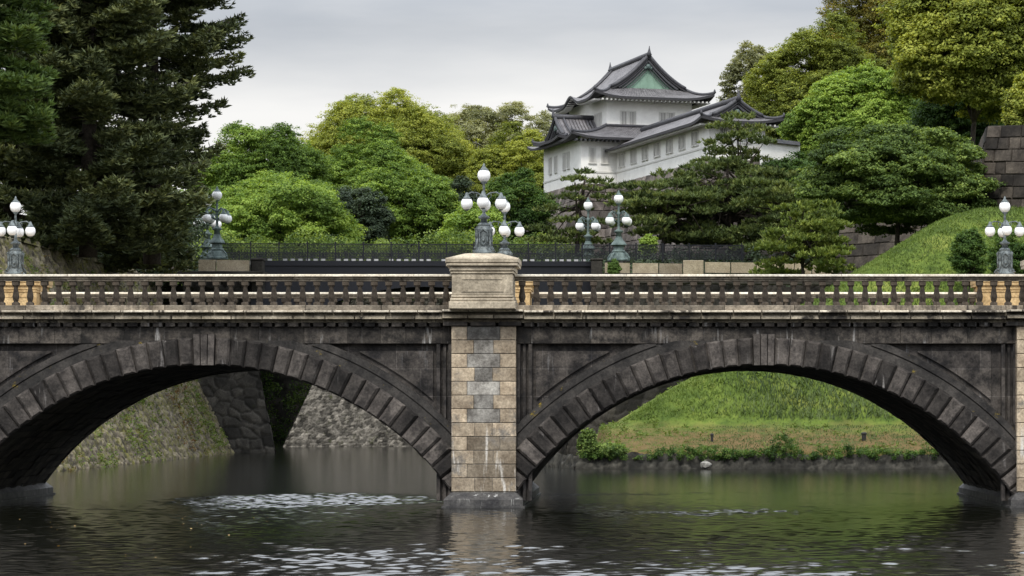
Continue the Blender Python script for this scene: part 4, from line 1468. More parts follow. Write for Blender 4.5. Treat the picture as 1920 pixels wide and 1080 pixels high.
def broadleaf(label, box, d, ground, mat, seed, lobes=16, cr=.60, per=40, leaf=.215, depth=.9, dens=1.0, group=None, trunk_r=.3, name='broadleaf_tree', tone_mid=.5, core=True, oblate=.80):
    """box = photo box of the crown (x0,x1,ytop,ybottom) at distance d; ground = z of the foot"""
    x0, x1, yt, yb = box
    a, b_ = P(x0, yb, d), P(x1, yt, d)
    cx, cz = (a.x + b_.x) / 2, (a.z + b_.z) / 2
    rx, rz = (b_.x - a.x) / 2, (b_.z - a.z) / 2
    ry = rx * depth
    rg = np.random.default_rng(seed)
    lobes = int(lobes * 2.5)
    root = thing(name, label, 'tree', (cx, a.y, ground), 0, group)
    hc = cz - ground
    # lobes spread over the ellipsoid
    i = np.arange(lobes) + .5
    zf = 1 - 1.85 * i / lobes
    az = i * 2.39996 + rg.uniform(0, 6)
    rr = np.sqrt(np.clip(1 - zf * zf, 0, 1))
    D = np.stack([rr * np.cos(az), rr * np.sin(az), zf], 1) * rg.uniform(.80, 1.06, lobes)[:, None] + rg.normal(0, .09, (lobes, 3))
    lr = rg.uniform(.19, .37, lobes) * np.where(rg.random(lobes) < .12, 1.25, 1.0)
    Lc = D * (1.02 - lr * rg.uniform(.7, 1.15, lobes))[:, None]
    clumps, outs, tones = [], [], []
    A = np.array([rx, ry, rz])
    for k in range(lobes):
        area = 4 * math.pi * (lr[k] ** 2) * (rx * ry * rz) ** (2 / 3)
        n = int(area / (cr * cr) * .95 * dens) + 4
        dd = unit(rg.normal(0, 1, (n, 3)) + D[k] * .8 + np.array([0, 0, .25]))
        sc_ = lr[k] * rg.uniform(.62, 1.08, n)[:, None] * np.where(rg.random(n) < .09, rg.uniform(1.1, 1.32, n), 1.0)[:, None]
        q = Lc[k] + dd * sc_ * np.array([1.15, 1.15, oblate]) - np.array([0, 0, .20]) * (dd[:, :1] ** 2 + dd[:, 1:2] ** 2) * lr[k]
        clumps.append(q * A)
        outs.append(dd)
        tones.append(np.clip(tone_mid + rg.normal(0, .17) + rg.normal(0, .15, n), 0, 1))
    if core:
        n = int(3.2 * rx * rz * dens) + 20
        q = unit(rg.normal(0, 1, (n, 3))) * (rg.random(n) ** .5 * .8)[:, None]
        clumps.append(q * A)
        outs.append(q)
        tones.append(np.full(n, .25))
    C = np.concatenate(clumps) + np.array([0, 0, hc])
    O = np.concatenate(outs)
    T = np.concatenate(tones)
    crs = cr * rg.uniform(.6, 1.25, len(C))
    V, Q, tn = clumps_to_leaves(rg, C, crs, per, leaf, leaf * .62, .42, O, .95, T, .20)
    np_obj('crown', V, Q, mat, tone=tn, parent=root)
    tips = [tuple(Lc[k] * A * .9 + np.array([0, 0, hc])) for k in range(lobes)]
    obj('trunk', trunk_mesh(rg, hc + rz * .25, trunk_r, tips), M['bark'], root, smooth=True)
    return root


def needle_tufts(rg, C, ln, per, tone, up=.5, wd=.10, axis=None):
    """each tuft: needles fanning from a point, mostly upward/outward"""
    K = len(C)
    dirs = rg.normal(0, .7, (K * per, 3))
    dirs[:, 2] = np.abs(dirs[:, 2]) * .6 + up
    if axis is not None:
        dirs += np.repeat(axis, per, 0)
    dirs = unit(dirs)
    N = K * per
    l = ln * rg.uniform(.7, 1.25, N)
    pos = np.repeat(C, per, 0) + dirs * (l * .5)[:, None]
    nr_ = unit(np.cross(dirs, rg.normal(0, 1, (N, 3))))
    V, Q = leaf_quads(pos, nr_, dirs, l, np.full(N, wd) * rg.uniform(.7, 1.3, N))
    return V, Q, np.clip(np.repeat(tone, per) + rg.normal(0, .12, N), 0, 1)


def pad_pine(label, d, ground, foot_px, pads, mat, seed, tuft=.42, per=9, dens=5.5, trunk_r=.25, group=None, top_px=None, wd=.12):
    """layered garden pine; pads = photo pixels (px,py,half width px,half height px, depth offset m)"""
    rg = np.random.default_rng(seed)
    ft = P(foot_px, 600, d)
    root = thing('pine_tree', label, 'tree', (ft.x, ft.y, ground), 0, group)
    C, T, X, tips = [], [], [], []
    for (px_, py_, hw, hh, dy) in pads:
        dd = d + dy
        c = P(px_, py_, dd) - Vector((ft.x, ft.y, ground))
        rx, rz = hw * dd / F, hh * dd / F
        ry = rx * rg.uniform(.75, 1.0)
        n = int(math.pi * rx * ry * dens) + 12
        th = rg.uniform(0, 2 * np.pi, n)
        r = np.sqrt(rg.random(n))
        zt = (1 - r * r) * rz * rg.uniform(-.35, 1.0, n) - .12 * r * rz
        q = np.stack([c.x + rx * r * np.cos(th), c.y + ry * r * np.sin(th), c.z + zt + rg.normal(0, .07, n)], 1)
        C.append(q)
        T.append(np.clip(.45 + rg.normal(0, .10) + rg.normal(0, .17, n), 0, 1))
        X.append(np.stack([.5 * r * np.cos(th), .5 * r * np.sin(th), np.zeros(n)], 1))
        tips.append((c.x, c.y, c.z - rz * .3))
    C = np.concatenate(C)
    V, Q, tn = needle_tufts(rg, C, tuft, per, np.concatenate(T), .55, wd, np.concatenate(X))
    np_obj('crown', V, Q, mat, tone=tn, parent=root)
    zs = [t_[2] for t_ in tips]
    Ht = max(zs) * .95
    k = max(range(len(tips)), key=lambda i_: tips[i_][2])
    obj('trunk', trunk_mesh(rg, Ht, trunk_r, tips, (tips[k][0], tips[k][1])), M['bark'], root, smooth=True)
    return root


def rand_pads(seed, x0, x1, y0, y1, n, hw, hh, shape=None):
    rg = random.Random(seed)
    out = []
    i = 0
    while len(out) < n and i < 5000:
        i += 1
        x, y = rg.uniform(x0, x1), rg.uniform(y0, y1)
        if shape and not shape(x, y):
            continue
        s_ = rg.uniform(.65, 1.25)
        out.append((x, y, hw * s_, hh * rg.uniform(.8, 1.2), rg.uniform(-2.4, 2.4)))
    return out


def bough_tree(label, px_, d, ground, top, mat, seed, reach, levels, tuft=.5, per=8, step=.34, droop=-.12, trunk_r=.45, group=None, name='fir_tree', zmin=2.0, wd=.12, only=None, curl=.22, spread=1.0):
    """conifer with long horizontal boughs carrying flattened sprays of needles"""
    rg = np.random.default_rng(seed)
    ft = P(px_, 600, d)
    root = thing(name, label, 'tree', (ft.x, ft.y, ground), 0, group)
    H = top - ground
    mb = MB()
    mb.tube([(0, 0, 0), (.1, 0, H * .3), (-.1, .1, H * .6), (0, 0, H)], [trunk_r * 1.3, trunk_r, trunk_r * .65, .05], 9)
    C, T, X = [], [], []
    for lv in range(levels):
        f = (lv + rg.uniform(-.3, .3)) / levels
        zb = zmin + (H - zmin) * max(f, 0)
        nb = rg.integers(4, 7)
        a0 = rg.uniform(0, 6.28)
        for b_ in range(nb):
            az = a0 + b_ * 6.28 / nb + rg.normal(0, .25)
            Lb = reach(f) * rg.uniform(.45, 1.15)
            if only is not None:
                Lb *= only(az, f)
            if Lb < .8:
                continue
            dx, dy = math.cos(az), math.sin(az)
            sl = droop + rg.normal(0, .06)
            cv = lambda s_: np.array([dx * Lb * s_, dy * Lb * s_, zb + Lb * (sl * s_ + curl * s_ ** 3)])
            mb.tube([Vector(cv(s_)) for s_ in (0, .35, .7, 1)], [trunk_r * .26 * (1 - f * .6), trunk_r * .17, trunk_r * .1, .02], 5)
            tone_b = .45 + rg.normal(0, .12)
            nt_ = int(Lb / step)
            for k in range(nt_):
                s_ = .22 + .78 * (k + .5) / nt_
                c = cv(s_)
                wside = (.16 + .5 * (1 - s_)) * Lb * .55 * min(1, s_ * 2.2) * spread
                m_ = int(4 + wside * 7)
                lat = rg.uniform(-1, 1, m_) * wside
                fw_ = np.abs(lat) * .5 + rg.normal(0, .1, m_)
                q = np.stack([c[0] - dy * lat + dx * fw_, c[1] + dx * lat + dy * fw_, c[2] - np.abs(lat) * .16 + rg.normal(0, .09, m_) - rg.random(m_) ** 2 * .55], 1)
                C.append(q)
                T.append(np.clip(tone_b + rg.normal(0, .14, m_), 0, 1))
                X.append(np.stack([dx * .5 - dy * np.sign(lat) * .5, dy * .5 + dx * np.sign(lat) * .5, np.full(m_, -.1)], 1))
    C = np.concatenate(C)
    V, Q, tn = needle_tufts(rg, C, tuft, per, np.concatenate(T), .12, wd, np.concatenate(X))
    np_obj('crown', V, Q, mat, tone=tn, parent=root)
    obj('trunk', mb, M['bark'], root, smooth=True)
    return root


# --- left dark firs
G = 'dark fir trees on the left bank'
bough_tree('tall dark fir with ragged boughs reaching right into the sky', 285, 176, 12.6, 44, M['f_fir'], 101, lambda f: min(2.2 + 12.0 * f, 6.9 - .8 * f), 27, group=G, zmin=1.2, spread=.85, step=.30, tuft=.40)
bough_tree('dense dark fir in the middle of the left tree mass', 165, 168, 12.6, 42, M['f_fir'], 102, lambda f: 6.6 - 1.2 * f, 38, group=G, zmin=1.2)
bough_tree('dark fir at the far left, behind the bright green cedar sprays', 20, 180, 12.6, 42, M['f_fir'], 103, lambda f: 6.8 - 1.2 * f, 34, group=G, zmin=3.5)
bough_tree('low dark fir in front of the parapet left of the iron bridge', 270, 182, 12.6, 22.5, M['f_fir'], 104, lambda f: 3.4 - 2.2 * f, 14, group=G, zmin=.4)
bough_tree('bright green cedar whose drooping sprays fill the top left corner', -75, 150, 12.6, 34, M['f_cedar'], 105, lambda f: 5.0 - .6 * f, 24, droop=-.22, name='cedar_tree', zmin=6.5, curl=.05)

# --- trees beyond the iron bridge
broadleaf('fresh green tree rising right beside the dark firs', (350, 630, 232, 500), 262, 13, M['f_green'], 201, 18, tone_mid=.45)
broadleaf('bright green rounded tree low in front, just behind the iron railing', (400, 665, 318, 520), 245, 13, M['f_green'], 202, 16, tone_mid=.62)
broadleaf('large domed yellow-green tree, tallest in the middle of the skyline', (545, 890, 178, 520), 300, 13, M['f_yellow'], 203, 30, cr=.66, tone_mid=.62)
broadleaf('bright green tree in front of the large yellow-green dome', (575, 810, 238, 500), 272, 13, M['f_green'], 204, 18, tone_mid=.55)
broadleaf('green tree under the right side of the large yellow-green dome', (670, 860, 290, 520), 258, 13, M['f_green'], 205, 15, tone_mid=.5)
broadleaf('small dark evergreen in the dark gap between bright trees', (590, 730, 340, 500), 252, 13, M['f_deep'], 206, 12)
broadleaf('dark evergreen behind the front lamp of the central pier', (790, 920, 330, 500), 262, 13, M['f_deep'], 207, 12)
broadleaf('greyish olive tree on the skyline left of the castle turret', (800, 1070, 186, 430), 312, 13, M['f_olive'], 208, 18, dens=.75, tone_mid=.5)
broadleaf('yellow-green tree sloping up against the left castle wall', (885, 1080, 228, 500), 292, 13, M['f_yellow'], 209, 14, tone_mid=.5)
broadleaf('dark green tree between the central lamp and castle rampart', (915, 1040, 318, 490), 252, 13, M['f_dark'], 210, 12, tone_mid=.6)
broadleaf('small bright tree directly left of the central lamp post', (828, 955, 378, 500), 240, 13, M['f_green'], 211, 10, tone_mid=.7)
# low understorey along the far bank, one uncountable hedge
rg = np.random.default_rng(300)
pts = []
for i in range(1500):
    px_ = rg.uniform(250, 1100)
    dd = rg.uniform(226, 236)
    p = P(px_, 470, dd)
    pts.append((p.x, p.y, 13 + rg.random() ** 1.2 * (4.6 + 1.6 * vnoise(np.array([p.x]), np.array([0.5]), 8, .25)[0])))
kind(hedge_strip('undergrowth', None, None, pts, M['f_mid'], 301, .75, 42, .24), 'stuff')
pts = []
for i in range(2600):
    px_ = rg.uniform(-60, 1080)
    p = P(px_, 470, rg.uniform(332, 345))
    pts.append((p.x, p.y, 13 + rg.random() * (15 + 6 * vnoise(np.array([p.x]), np.array([0.5]), 18, .12)[0])))
kind(hedge_strip('distant_wood', None, None, pts, M['f_dark'], 303, 1.3, 36, .6), 'stuff')
pts = []
for i in range(2600):
    px_ = rg.uniform(1450, 2000)
    p = P(px_, 470, rg.uniform(296, 306))
    pts.append((p.x, p.y, 15 + rg.random() * (16 + (px_ - 1450) * .03)))
kind(hedge_strip('distant_wood', None, None, pts, M['f_dark'], 304, 1.2, 36, .55), 'stuff')
pts = []
for i in range(700):
    p = P(rg.uniform(-60, 380), 470, rg.uniform(196, 206))
    pts.append((p.x, p.y, 12.8 + rg.random() ** 1.4 * 4.5))
kind(hedge_strip('undergrowth', None, None, pts, M['f_deep'], 305, .8, 40, .3), 'stuff')
pts = [(rg.uniform(-60, -22), 176.5 + rg.uniform(-2, 2), rg.uniform(.2, 13)) for i in range(700)]
kind(hedge_strip('undergrowth', None, None, pts, M['f_dark'], 302, .9, 30, .3), 'stuff')

# --- right side trees
broadleaf('thin half-bare tree on the skyline behind the gallery gable', (1355, 1480, 82, 260), 292, 18, M['f_olive'], 220, 14, cr=.55, per=26, dens=.55, leaf=.26, core=False, tone_mid=.4)
broadleaf('tall yellow-green tree right of the castle gallery gable', (1415, 1660, 45, 360), 268, 18, M['f_yellow'], 221, 22, tone_mid=.38)
broadleaf('tall russet-tinged tree with bare twigs at the top right skyline', (1520, 1790, -50, 260), 280, 18, M['f_rust'], 222, 20, dens=.8, tone_mid=.4)
broadleaf('pale green rounded tree in the middle of the right slope', (1480, 1745, 118, 360), 240, 18, M['f_green'], 223, 24, cr=.55, tone_mid=.75)
broadleaf('bright yellow-green tree overhanging the top right corner', (1670, 1990, -90, 240), 205, 17, M['f_yellow'], 224, 26, cr=.75, leaf=.28, tone_mid=.55)
broadleaf('dark green tree left of the high stone wall', (1690, 1880, 140, 430), 216, 16, M['f_dark'], 225, 16, tone_mid=.3)
broadleaf('spreading feathery green tree with dark trunk on the grass bank crest', (1515, 1850, 222, 455), 181, 13.2, M['f_mid'], 226, 26, cr=.40, per=30, leaf=.19, tone_mid=.36, trunk_r=.2, dens=.7, oblate=.5)
broadleaf('small yellow-green tree at the right edge above the stone wall', (1885, 1985, 130, 265), 186, 20, M['f_yellow'], 227, 10, cr=.55, leaf=.24, tone_mid=.6)
broadleaf('dark green tree filling the gap below the russet tree', (1620, 1800, 180, 350), 250, 17, M['f_dark'], 228, 14, tone_mid=.45)
broadleaf('green tree behind the white plaster wall', (1465, 1600, 190, 360), 252, 17, M['f_green'], 229, 12, tone_mid=.4)


broadleaf('dark leafy tree in front of the rampart, right of the pines', (1430, 1590, 285, 450), 226, 15, M['f_dark'], 230, 14, tone_mid=.5)
broadleaf('dull green tree on the skyline above the russet tree', (1670, 1870, 10, 280), 262, 18, M['f_dark'], 231, 16, tone_mid=.6)
broadleaf('dark green tree behind the high stone wall at the right edge', (1790, 2010, 80, 350), 222, 17, M['f_dark'], 232, 16, tone_mid=.45)


def shrub(label, box, d, ground, mat, seed, **k):
    o = broadleaf(label, box, d, ground, mat, seed, 10, cr=k.get('cr', .35), per=44, leaf=k.get('leaf', .13), name='shrub', trunk_r=.06, tone_mid=k.get('tone_mid', .5))
    o['category'] = 'shrub'
    return o


gz = lambda X, Y: float(bank_h(np.array([X]), np.array([Y]))[0])
for lab, bxx, d_, mt, sd in (('bright green weed bush at the left end of the grass bank', (1090, 1114, 806, 858), 143.2, 'f_mid', 407),
                             ('low bright green weeds beside the bush at the bank end', (1110, 1168, 830, 856), 143.4, 'f_mid', 408),
                             ('dark green shrub on the grass slope left of the right lamp', (1785, 1850, 425, 530), 158, 'f_dark', 401),
                             ('dark shrub at the foot of the spreading tree on the crest', (1690, 1765, 385, 425), 182, 'f_dark', 406),
                             ('dark olive shrub on the slope behind the right lamp post', (1858, 1930, 432, 540), 155, 'f_dark', 402)):
    c = P((bxx[0] + bxx[1]) / 2, bxx[3], d_)
    shrub(lab, bxx, d_, gz(c.x, c.y) - .1, M[mt], sd)
shrub('small green bush growing from the tan parapet by the girder end', (1141, 1161, 486, 520), 195.8, 12.9, M['f_dark'], 403, cr=.16, leaf=.12, tone_mid=.9)
shrub('bright green bush beneath the pines near the nearer right lamp', (1198, 1232, 438, 480), 207, 13.2, M['f_green'], 404, cr=.25, leaf=.14, tone_mid=.9)
shrub('leafy weed clump on the sloping left embankment', (335, 375, 705, 800), 172, 1, M['f_green'], 405, cr=.3, leaf=.14) if False else None

# --- layered pines under the castle
PG = 'layered pines below the castle'
pad_pine('layered pine in front of the gallery gable end, topmost of the pines', 223, 15, 1390, [
    (1385, 222, 34, 9, 0), (1360, 238, 34, 9, -1), (1415, 243, 34, 8, 1), (1388, 258, 48, 9, -1), (1345, 270, 34, 9, 0), (1430, 268, 26, 8, -1),
    (1370, 287, 55, 10, 0), (1405, 300, 40, 9, 1), (1330, 303, 36, 9, -1), (1365, 318, 60, 10, 1), (1310, 330, 42, 9, 0), (1420, 325, 45, 9, -1)], M['f_pine'], 501, group=PG)
pad_pine('layered pine with flat tiers below the left castle wall', 222, 14, 1080, [
    (1098, 325, 17, 6, 0), (1078, 338, 26, 7, -1), (1125, 342, 24, 7, 1), (1095, 356, 34, 7, 0), (1150, 352, 16, 6, 0), (1060, 372, 34, 7, -1), (1130, 372, 26, 7, 0), (1030, 394, 26, 8, 0), (1085, 395, 26, 7, 1),
    (1060, 415, 32, 8, -1), (1120, 420, 40, 8, 1), (1015, 430, 30, 8, 0), (1075, 440, 50, 9, 0), (1030, 452, 45, 9, -1), (1105, 455, 50, 9, 1)], M['f_pine'], 502, group=PG)
pad_pine('broad layered pine behind the nearer right lamp', 216, 13.5, 1240, rand_pads(3, 1170, 1330, 335, 455, 46, 36, 9, lambda x, y: y > 335 + abs(x - 1245) * .25), M['f_pine'], 503, group=PG)
pad_pine('wide dense pine in the centre of the pine grove', 220, 14, 1370, rand_pads(4, 1260, 1470, 300, 460, 70, 40, 10, lambda x, y: y > 296 + abs(x - 1360) * .30), M['f_pine'], 504, group=PG)
pad_pine('dark low pine at the right of the grove, above the round pine', 208, 13.5, 1480, rand_pads(5, 1400, 1560, 325, 470, 46, 38, 9, lambda x, y: y > 320 + abs(x - 1470) * .4), M['f_pine'], 505, group=PG)
pad_pine('single rounded bright pine with thin trunk just behind the balustrade', 170, 9.0, 1510, rand_pads(6, 1420, 1590, 385, 520, 46, 30, 9, lambda x, y: ((x - 1503) / 86) ** 2 + ((y - 470) / 92) ** 2 < 1 and not (abs(x - 1515) < 14 and y > 455)), M['f_pine2'], 506, tuft=.34, per=10, dens=7, trunk_r=.16)
rg = np.random.default_rng(310)
pts = []
for i in range(420):
    p = P(rg.uniform(1010, 1570), 480, rg.uniform(203, 224))
    pts.append((p.x, p.y, 13 + rg.random() * 2.2))
kind(hedge_strip('undergrowth', None, None, pts, M['f_deep'], 311, .7, 40, .28), 'stuff')

# ------------------------------------------------------------------ castle
CO = P(1138, 600, 260)
CT = math.atan2(.304, .953)
castle = thing('castle_turret', 'white castle turret with grey tiled roofs and long gallery on the hill', 'castle', (CO.x, CO.y, 0), CT)
ZB = 24.6


def roof_patch(mb_V, mb_Q, mb_UV, e0, e1, t0, t1, sag=.35, lift=(0.5, 0.5), nu=24, nv=8, hump=None, thick=.22):
    """one concave roof slope, eave e0->e1, top t0->t1, corners swept up; closed slab"""
    e0, e1, t0, t1 = [np.array(p, float) for p in (e0, e1, t0, t1)]
    base = len(mb_V)
    L_ = np.linalg.norm(e1 - e0)
    for i in range(nu + 1):
        u = i / nu
        for j in range(nv + 1):
            v = j / nv
            p = (e0 * (1 - u) + e1 * u) * (1 - v) + (t0 * (1 - u) + t1 * u) * v
            z = -sag * 4 * v * (1 - v)
            cl = lift[0] * max(0, 1 - u * L_ / 3.2) ** 2 + lift[1] * max(0, 1 - (1 - u) * L_ / 3.2) ** 2
            z += cl * (1 - v) ** 2
            if hump:
                z += hump[1] * math.exp(-((u - hump[0]) * L_ / hump[2]) ** 2) * (1 - v) ** 1.5
            p = p + np.array([0, 0, z])
            mb_V.append(tuple(p))
            sl = np.linalg.norm(t0 - e0)
            mb_UV.append((u * L_, v * sl))
    W = nv + 1
    for i in range(nu):
        for j in range(nv):
            a = base + i * W + j
            mb_Q.append((a, a + W, a + W + 1, a + 1))
    # underside and edges
    n0 = len(mb_V)
    for k in range(base, n0):
        x, y, z = mb_V[k]
        mb_V.append((x, y, z - thick))
        mb_UV.append((0.1, 0.1))
    off = n0 - base
    for i in range(nu):
        for j in range(nv):
            a = base + i * W + j + off
            mb_Q.append((a, a + 1, a + W + 1, a + W))
    for i in range(nu):
        a = base + i * W
        mb_Q.append((a, a + off, a + W + off, a + W))
    for ii in (0, nu):
        for j in range(nv):
            a = base + ii * W + j
            mb_Q.append((a, a + 1, a + 1 + off, a + off) if ii == 0 else (a + off, a + 1 + off, a + 1, a))


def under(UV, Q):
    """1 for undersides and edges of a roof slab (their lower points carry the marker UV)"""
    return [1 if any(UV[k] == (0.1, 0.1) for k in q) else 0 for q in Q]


def curve_pts(e, t_, sag, lift, n=8):
    e, t_ = np.array(e, float), np.array(t_, float)
    out = []
    for k in range(n + 1):
        v = k / n
        p = e * (1 - v) + t_ * v
        p = p + np.array([0, 0, -sag * 4 * v * (1 - v) + lift * (1 - v) ** 2 + .10])
        out.append(tuple(p))
    return out


def hip_gable_roof(name, x0, x1, y0, y1, ze, zr, along, skirt, sag, lift, gmat, thick=.24, hump=None, ends=(True, True), end_skirt=True, rafters=True, zg=None):
    """irimoya roof over the eave rectangle; ridge along 'v' (y) or 'u' (x)"""
    V, Q, UV = [], [], []
    tr = MB()
    swap = along == 'u'
    if swap:
        x0, x1, y0, y1 = y0, y1, x0, x1
    tx = (lambda p: (p[1], p[0], p[2])) if swap else (lambda p: p)
    xm = (x0 + x1) / 2
    # gable plane position and height at skirt top
    fr = skirt / ((x1 - x0) / 2)
    zs = ze + (zr - ze) * fr - sag * 4 * fr * (1 - fr) if zg is None else zg
    yg0 = y0 + (skirt if ends[0] else 0)
    yg1 = y1 - (skirt if ends[1] else 0)
    n_before = 0
    # long slopes: split in the main part between gables (with small verge overhang) and lower corner triangles via skirt trapezoids
    vo = .35
    for (xe, sg) in ((x0, 0), (x1, 1)):
        # upper trapezoid: full slope with ends running from corner (eave) to gable (at skirt line) approximated by two patches
        xs_ = xe + (skirt if sg == 0 else -skirt)
        hp = hump if (hump and sg == 0) else None
        # lower strip: eave (full length) -> skirt line (gable to gable)
        a, b_ = (xe, y0, ze), (xe, y1, ze)
        c, d_ = (xs_, yg0, zs), (xs_, yg1, zs)
        if sg == 0:
            roof_patch(V, Q, UV, tx(b_), tx(a), tx(d_), tx(c), sag * .35, (lift if ends[1] else 0, lift if ends[0] else 0), 30, 5, (1 - hp[0], hp[1], hp[2]) if hp else None, thick)
            roof_patch(V, Q, UV, tx((xs_, yg1 + vo * ends[1], zs)), tx((xs_, yg0 - vo * ends[0], zs)), tx((xm, yg1 + vo * ends[1], zr)), tx((xm, yg0 - vo * ends[0], zr)), sag * .6, (0, 0), 20, 6, None, thick)
        else:
            roof_patch(V, Q, UV, tx(a), tx(b_), tx(c), tx(d_), sag * .35, (lift if ends[0] else 0, lift if ends[1] else 0), 30, 5, None, thick)
            roof_patch(V, Q, UV, tx((xs_, yg0 - vo * ends[0], zs)), tx((xs_, yg1 + vo * ends[1], zs)), tx((xm, yg0 - vo * ends[0], zr)), tx((xm, yg1 + vo * ends[1], zr)), sag * .6, (0, 0), 20, 6, None, thick)
    # end skirts
    for k, (ye, yg) in enumerate(((y0, yg0), (y1, yg1))):
        if not ends[k]:
            continue
        a, b_ = (x0, ye, ze), (x1, ye, ze)
        c, d_ = (x0 + skirt, yg, zs), (x1 - skirt, yg, zs)
        if k == 0:
            roof_patch(V, Q, UV, tx(a), tx(b_), tx(c), tx(d_), sag * .35, (lift, lift), 24, 5, None, thick)
        else:
            roof_patch(V, Q, UV, tx(b_), tx(a), tx(d_), tx(c), sag * .35, (lift, lift), 24, 5, None, thick)
    UVa = np.array(UV)
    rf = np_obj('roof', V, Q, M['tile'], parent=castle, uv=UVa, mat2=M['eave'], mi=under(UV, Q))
    # ridges
    rm = MB()
    ridge = [(xm, yg0 - .5 * ends[0], zr + .12), (xm, yg1 + .5 * ends[1], zr + .12)]
    a, b_ = [tx(p) for p in ridge]
    rm.tube([a, b_], .26, 6)
    for k, (ye, yg) in enumerate(((y0, yg0), (y1, yg1))):
        if not ends[k]:
            continue
        s_ = -1 if k == 0 else 1
        for xe, xs_ in ((x0, x0 + skirt), (x1, x1 - skirt)):
            cp = curve_pts((xe, ye, ze), (xs_, yg, zs), sag * .35, lift)
            rm.tube([tx(p) for p in cp], .15, 6)
            # upturned end tile
            rm.tube([tx((xe, ye, ze + lift + .05)), tx((xe + (.0), ye, ze + lift + .42))], [.16, .05], 5)
            # descending verge ridge
            cp = curve_pts((xs_, yg + s_ * .3, zs), (xm, yg + s_ * .3, zr), sag * .6, 0)
            rm.tube([tx(p) for p in cp], .17, 6)
            cp = curve_pts((xs_, yg - s_ * .55, zs + .08), (xm, yg - s_ * .55, zr), sag * .6, 0)
            rm.tube([tx(p) for p in cp], .12, 6)
        # finial on the ridge end
        p = (xm, yg + s_ * .45, zr)
        rm.tube([tx((p[0], p[1], zr)), tx((p[0], p[1], zr + .35)), tx((p[0], p[1] + s_ * .04, zr + .65)), tx((p[0], p[1] + s_ * .06, zr + .95))], [.24, .17, .08, .03], 6)
    obj('ridge', rm, M['ridge'], rf, smooth=True)
    # gable faces
    for k, yg in enumerate((yg0, yg1)):
        if not ends[k]:
            continue
        s_ = -1 if k == 0 else 1
        g = MB()
        nseg = 10
        prof = []
        for i_ in range(nseg + 1):
            v = i_ / nseg
            x = (x0 + skirt) * (1 - v) + xm * v
            z = zs * (1 - v) + zr * v - sag * .6 * 4 * v * (1 - v)
            prof.append((x, z))
        yy = yg - s_ * .10
        lo = zs - .15
        pts = [(x, z - thick * .6) for x, z in prof] + [(2 * xm - x, z - thick * .6) for x, z in prof[::-1][1:]]
        for (p, q) in zip(pts[:-1], pts[1:]):
            quad = [(p[0], yy, lo), (q[0], yy, lo), (q[0], yy, q[1]), (p[0], yy, p[1])]
            g.face([tx(v_) for v_ in quad])
        for gi in np.linspace(x0 + skirt + .9, 2 * xm - x0 - skirt - .9, 9):     # lattice bars
            vv = 1 - abs(gi - xm) / (xm - x0 - skirt)
            zt__ = zs * (1 - vv) + zr * vv - sag * .6 * 4 * vv * (1 - vv) - .75
            if zt__ > lo + .1:
                q4 = [(gi - .035, yy + s_ * .03, lo), (gi + .035, yy + s_ * .03, lo), (gi + .035, yy + s_ * .03, zt__), (gi - .035, yy + s_ * .03, zt__)]
                g.hexa([tx(v_) for v_ in q4], [tx((v_[0], yy, v_[2])) for v_ in q4])
        go = obj('gable', g, gmat, rf)
        # barge boards and pendant
        bb = MB()
        for dd_, rr_, zo in ((.0, .16, .42), (-.02, .07, .78), (-.04, .05, 1.15)):
            for sgx in (0, 1):
                cp = [((x if sgx == 0 else 2 * xm - x), yg + s_ * (.12 + dd_), z - zo) for x, z in prof if z - zo > lo]
                if len(cp) > 1:
                    bb.tube([tx(v_) for v_ in cp], rr_, 5)
        obj('barge_board', bb, M['ridge'] if zo else M['ridge'], go)
        pd = MB()
        pd.sphere(tx((xm, yg + s_ * .15, zr - 1.0)), .26, 8, 6)
        pd.sphere(tx((xm - .3, yg + s_ * .15, zr - 1.15)), .16, 8, 5)
        pd.sphere(tx((xm + .3, yg + s_ * .15, zr - 1.15)), .16, 8, 5)
        obj('pendant', pd, M['verdiglight'], go)
    if rafters:
        # pale rafter ends under the eaves and shade-dark eave soffit
        ra = MB()
        for xe, sg in ((x0, 1), (x1, -1)):
            for q in np.arange(y0 + .8, y1 - .6, .42):
                p0, p1 = tx((xe + sg * .16, q, ze - thick - .14)), tx((xe + sg * .9, q + .15, ze - thick + .0))
                hz = hump[1] * math.exp(-(((q - y0) / (y1 - y0) - hump[0]) * (y1 - y0) / hump[2]) ** 2) if hump and sg == 1 else 0
                ra.box(min(p0[0], p1[0]), max(p0[0], p1[0]), min(p0[1], p1[1]), max(p0[1], p1[1]), p0[2] + hz, p1[2] + .02 + hz)
        for ye, sg, en in ((y0, 1, ends[0]), (y1, -1, ends[1])):
            if not en:
                continue
            for q in np.arange(x0 + .8, x1 - .6, .42):
                p0, p1 = tx((q, ye + sg * .16, ze - thick - .14)), tx((q + .15, ye + sg * .9, ze - thick))
                ra.box(min(p0[0], p1[0]), max(p0[0], p1[0]), min(p0[1], p1[1]), max(p0[1], p1[1]), p0[2], p1[2] + .02)
        obj('rafter_ends', ra, M['trimw'], rf)
    return rf


def castle_wall(x0, x1, y0, y1, z0, z1, name='wall', bands=()):
    mb = MB()
    mb.box(x0, x1, y0, y1, z0, z1)
    o = obj(name, mb, M['plaster'], castle)
    tr = MB()
    for z in bands:
        tr.box(x0 - .06, x1 + .06, y0 - .06, y1 + .06, z, z + .16)
    if bands:
        obj('string_course', tr, M['trimw'], o)
    return o


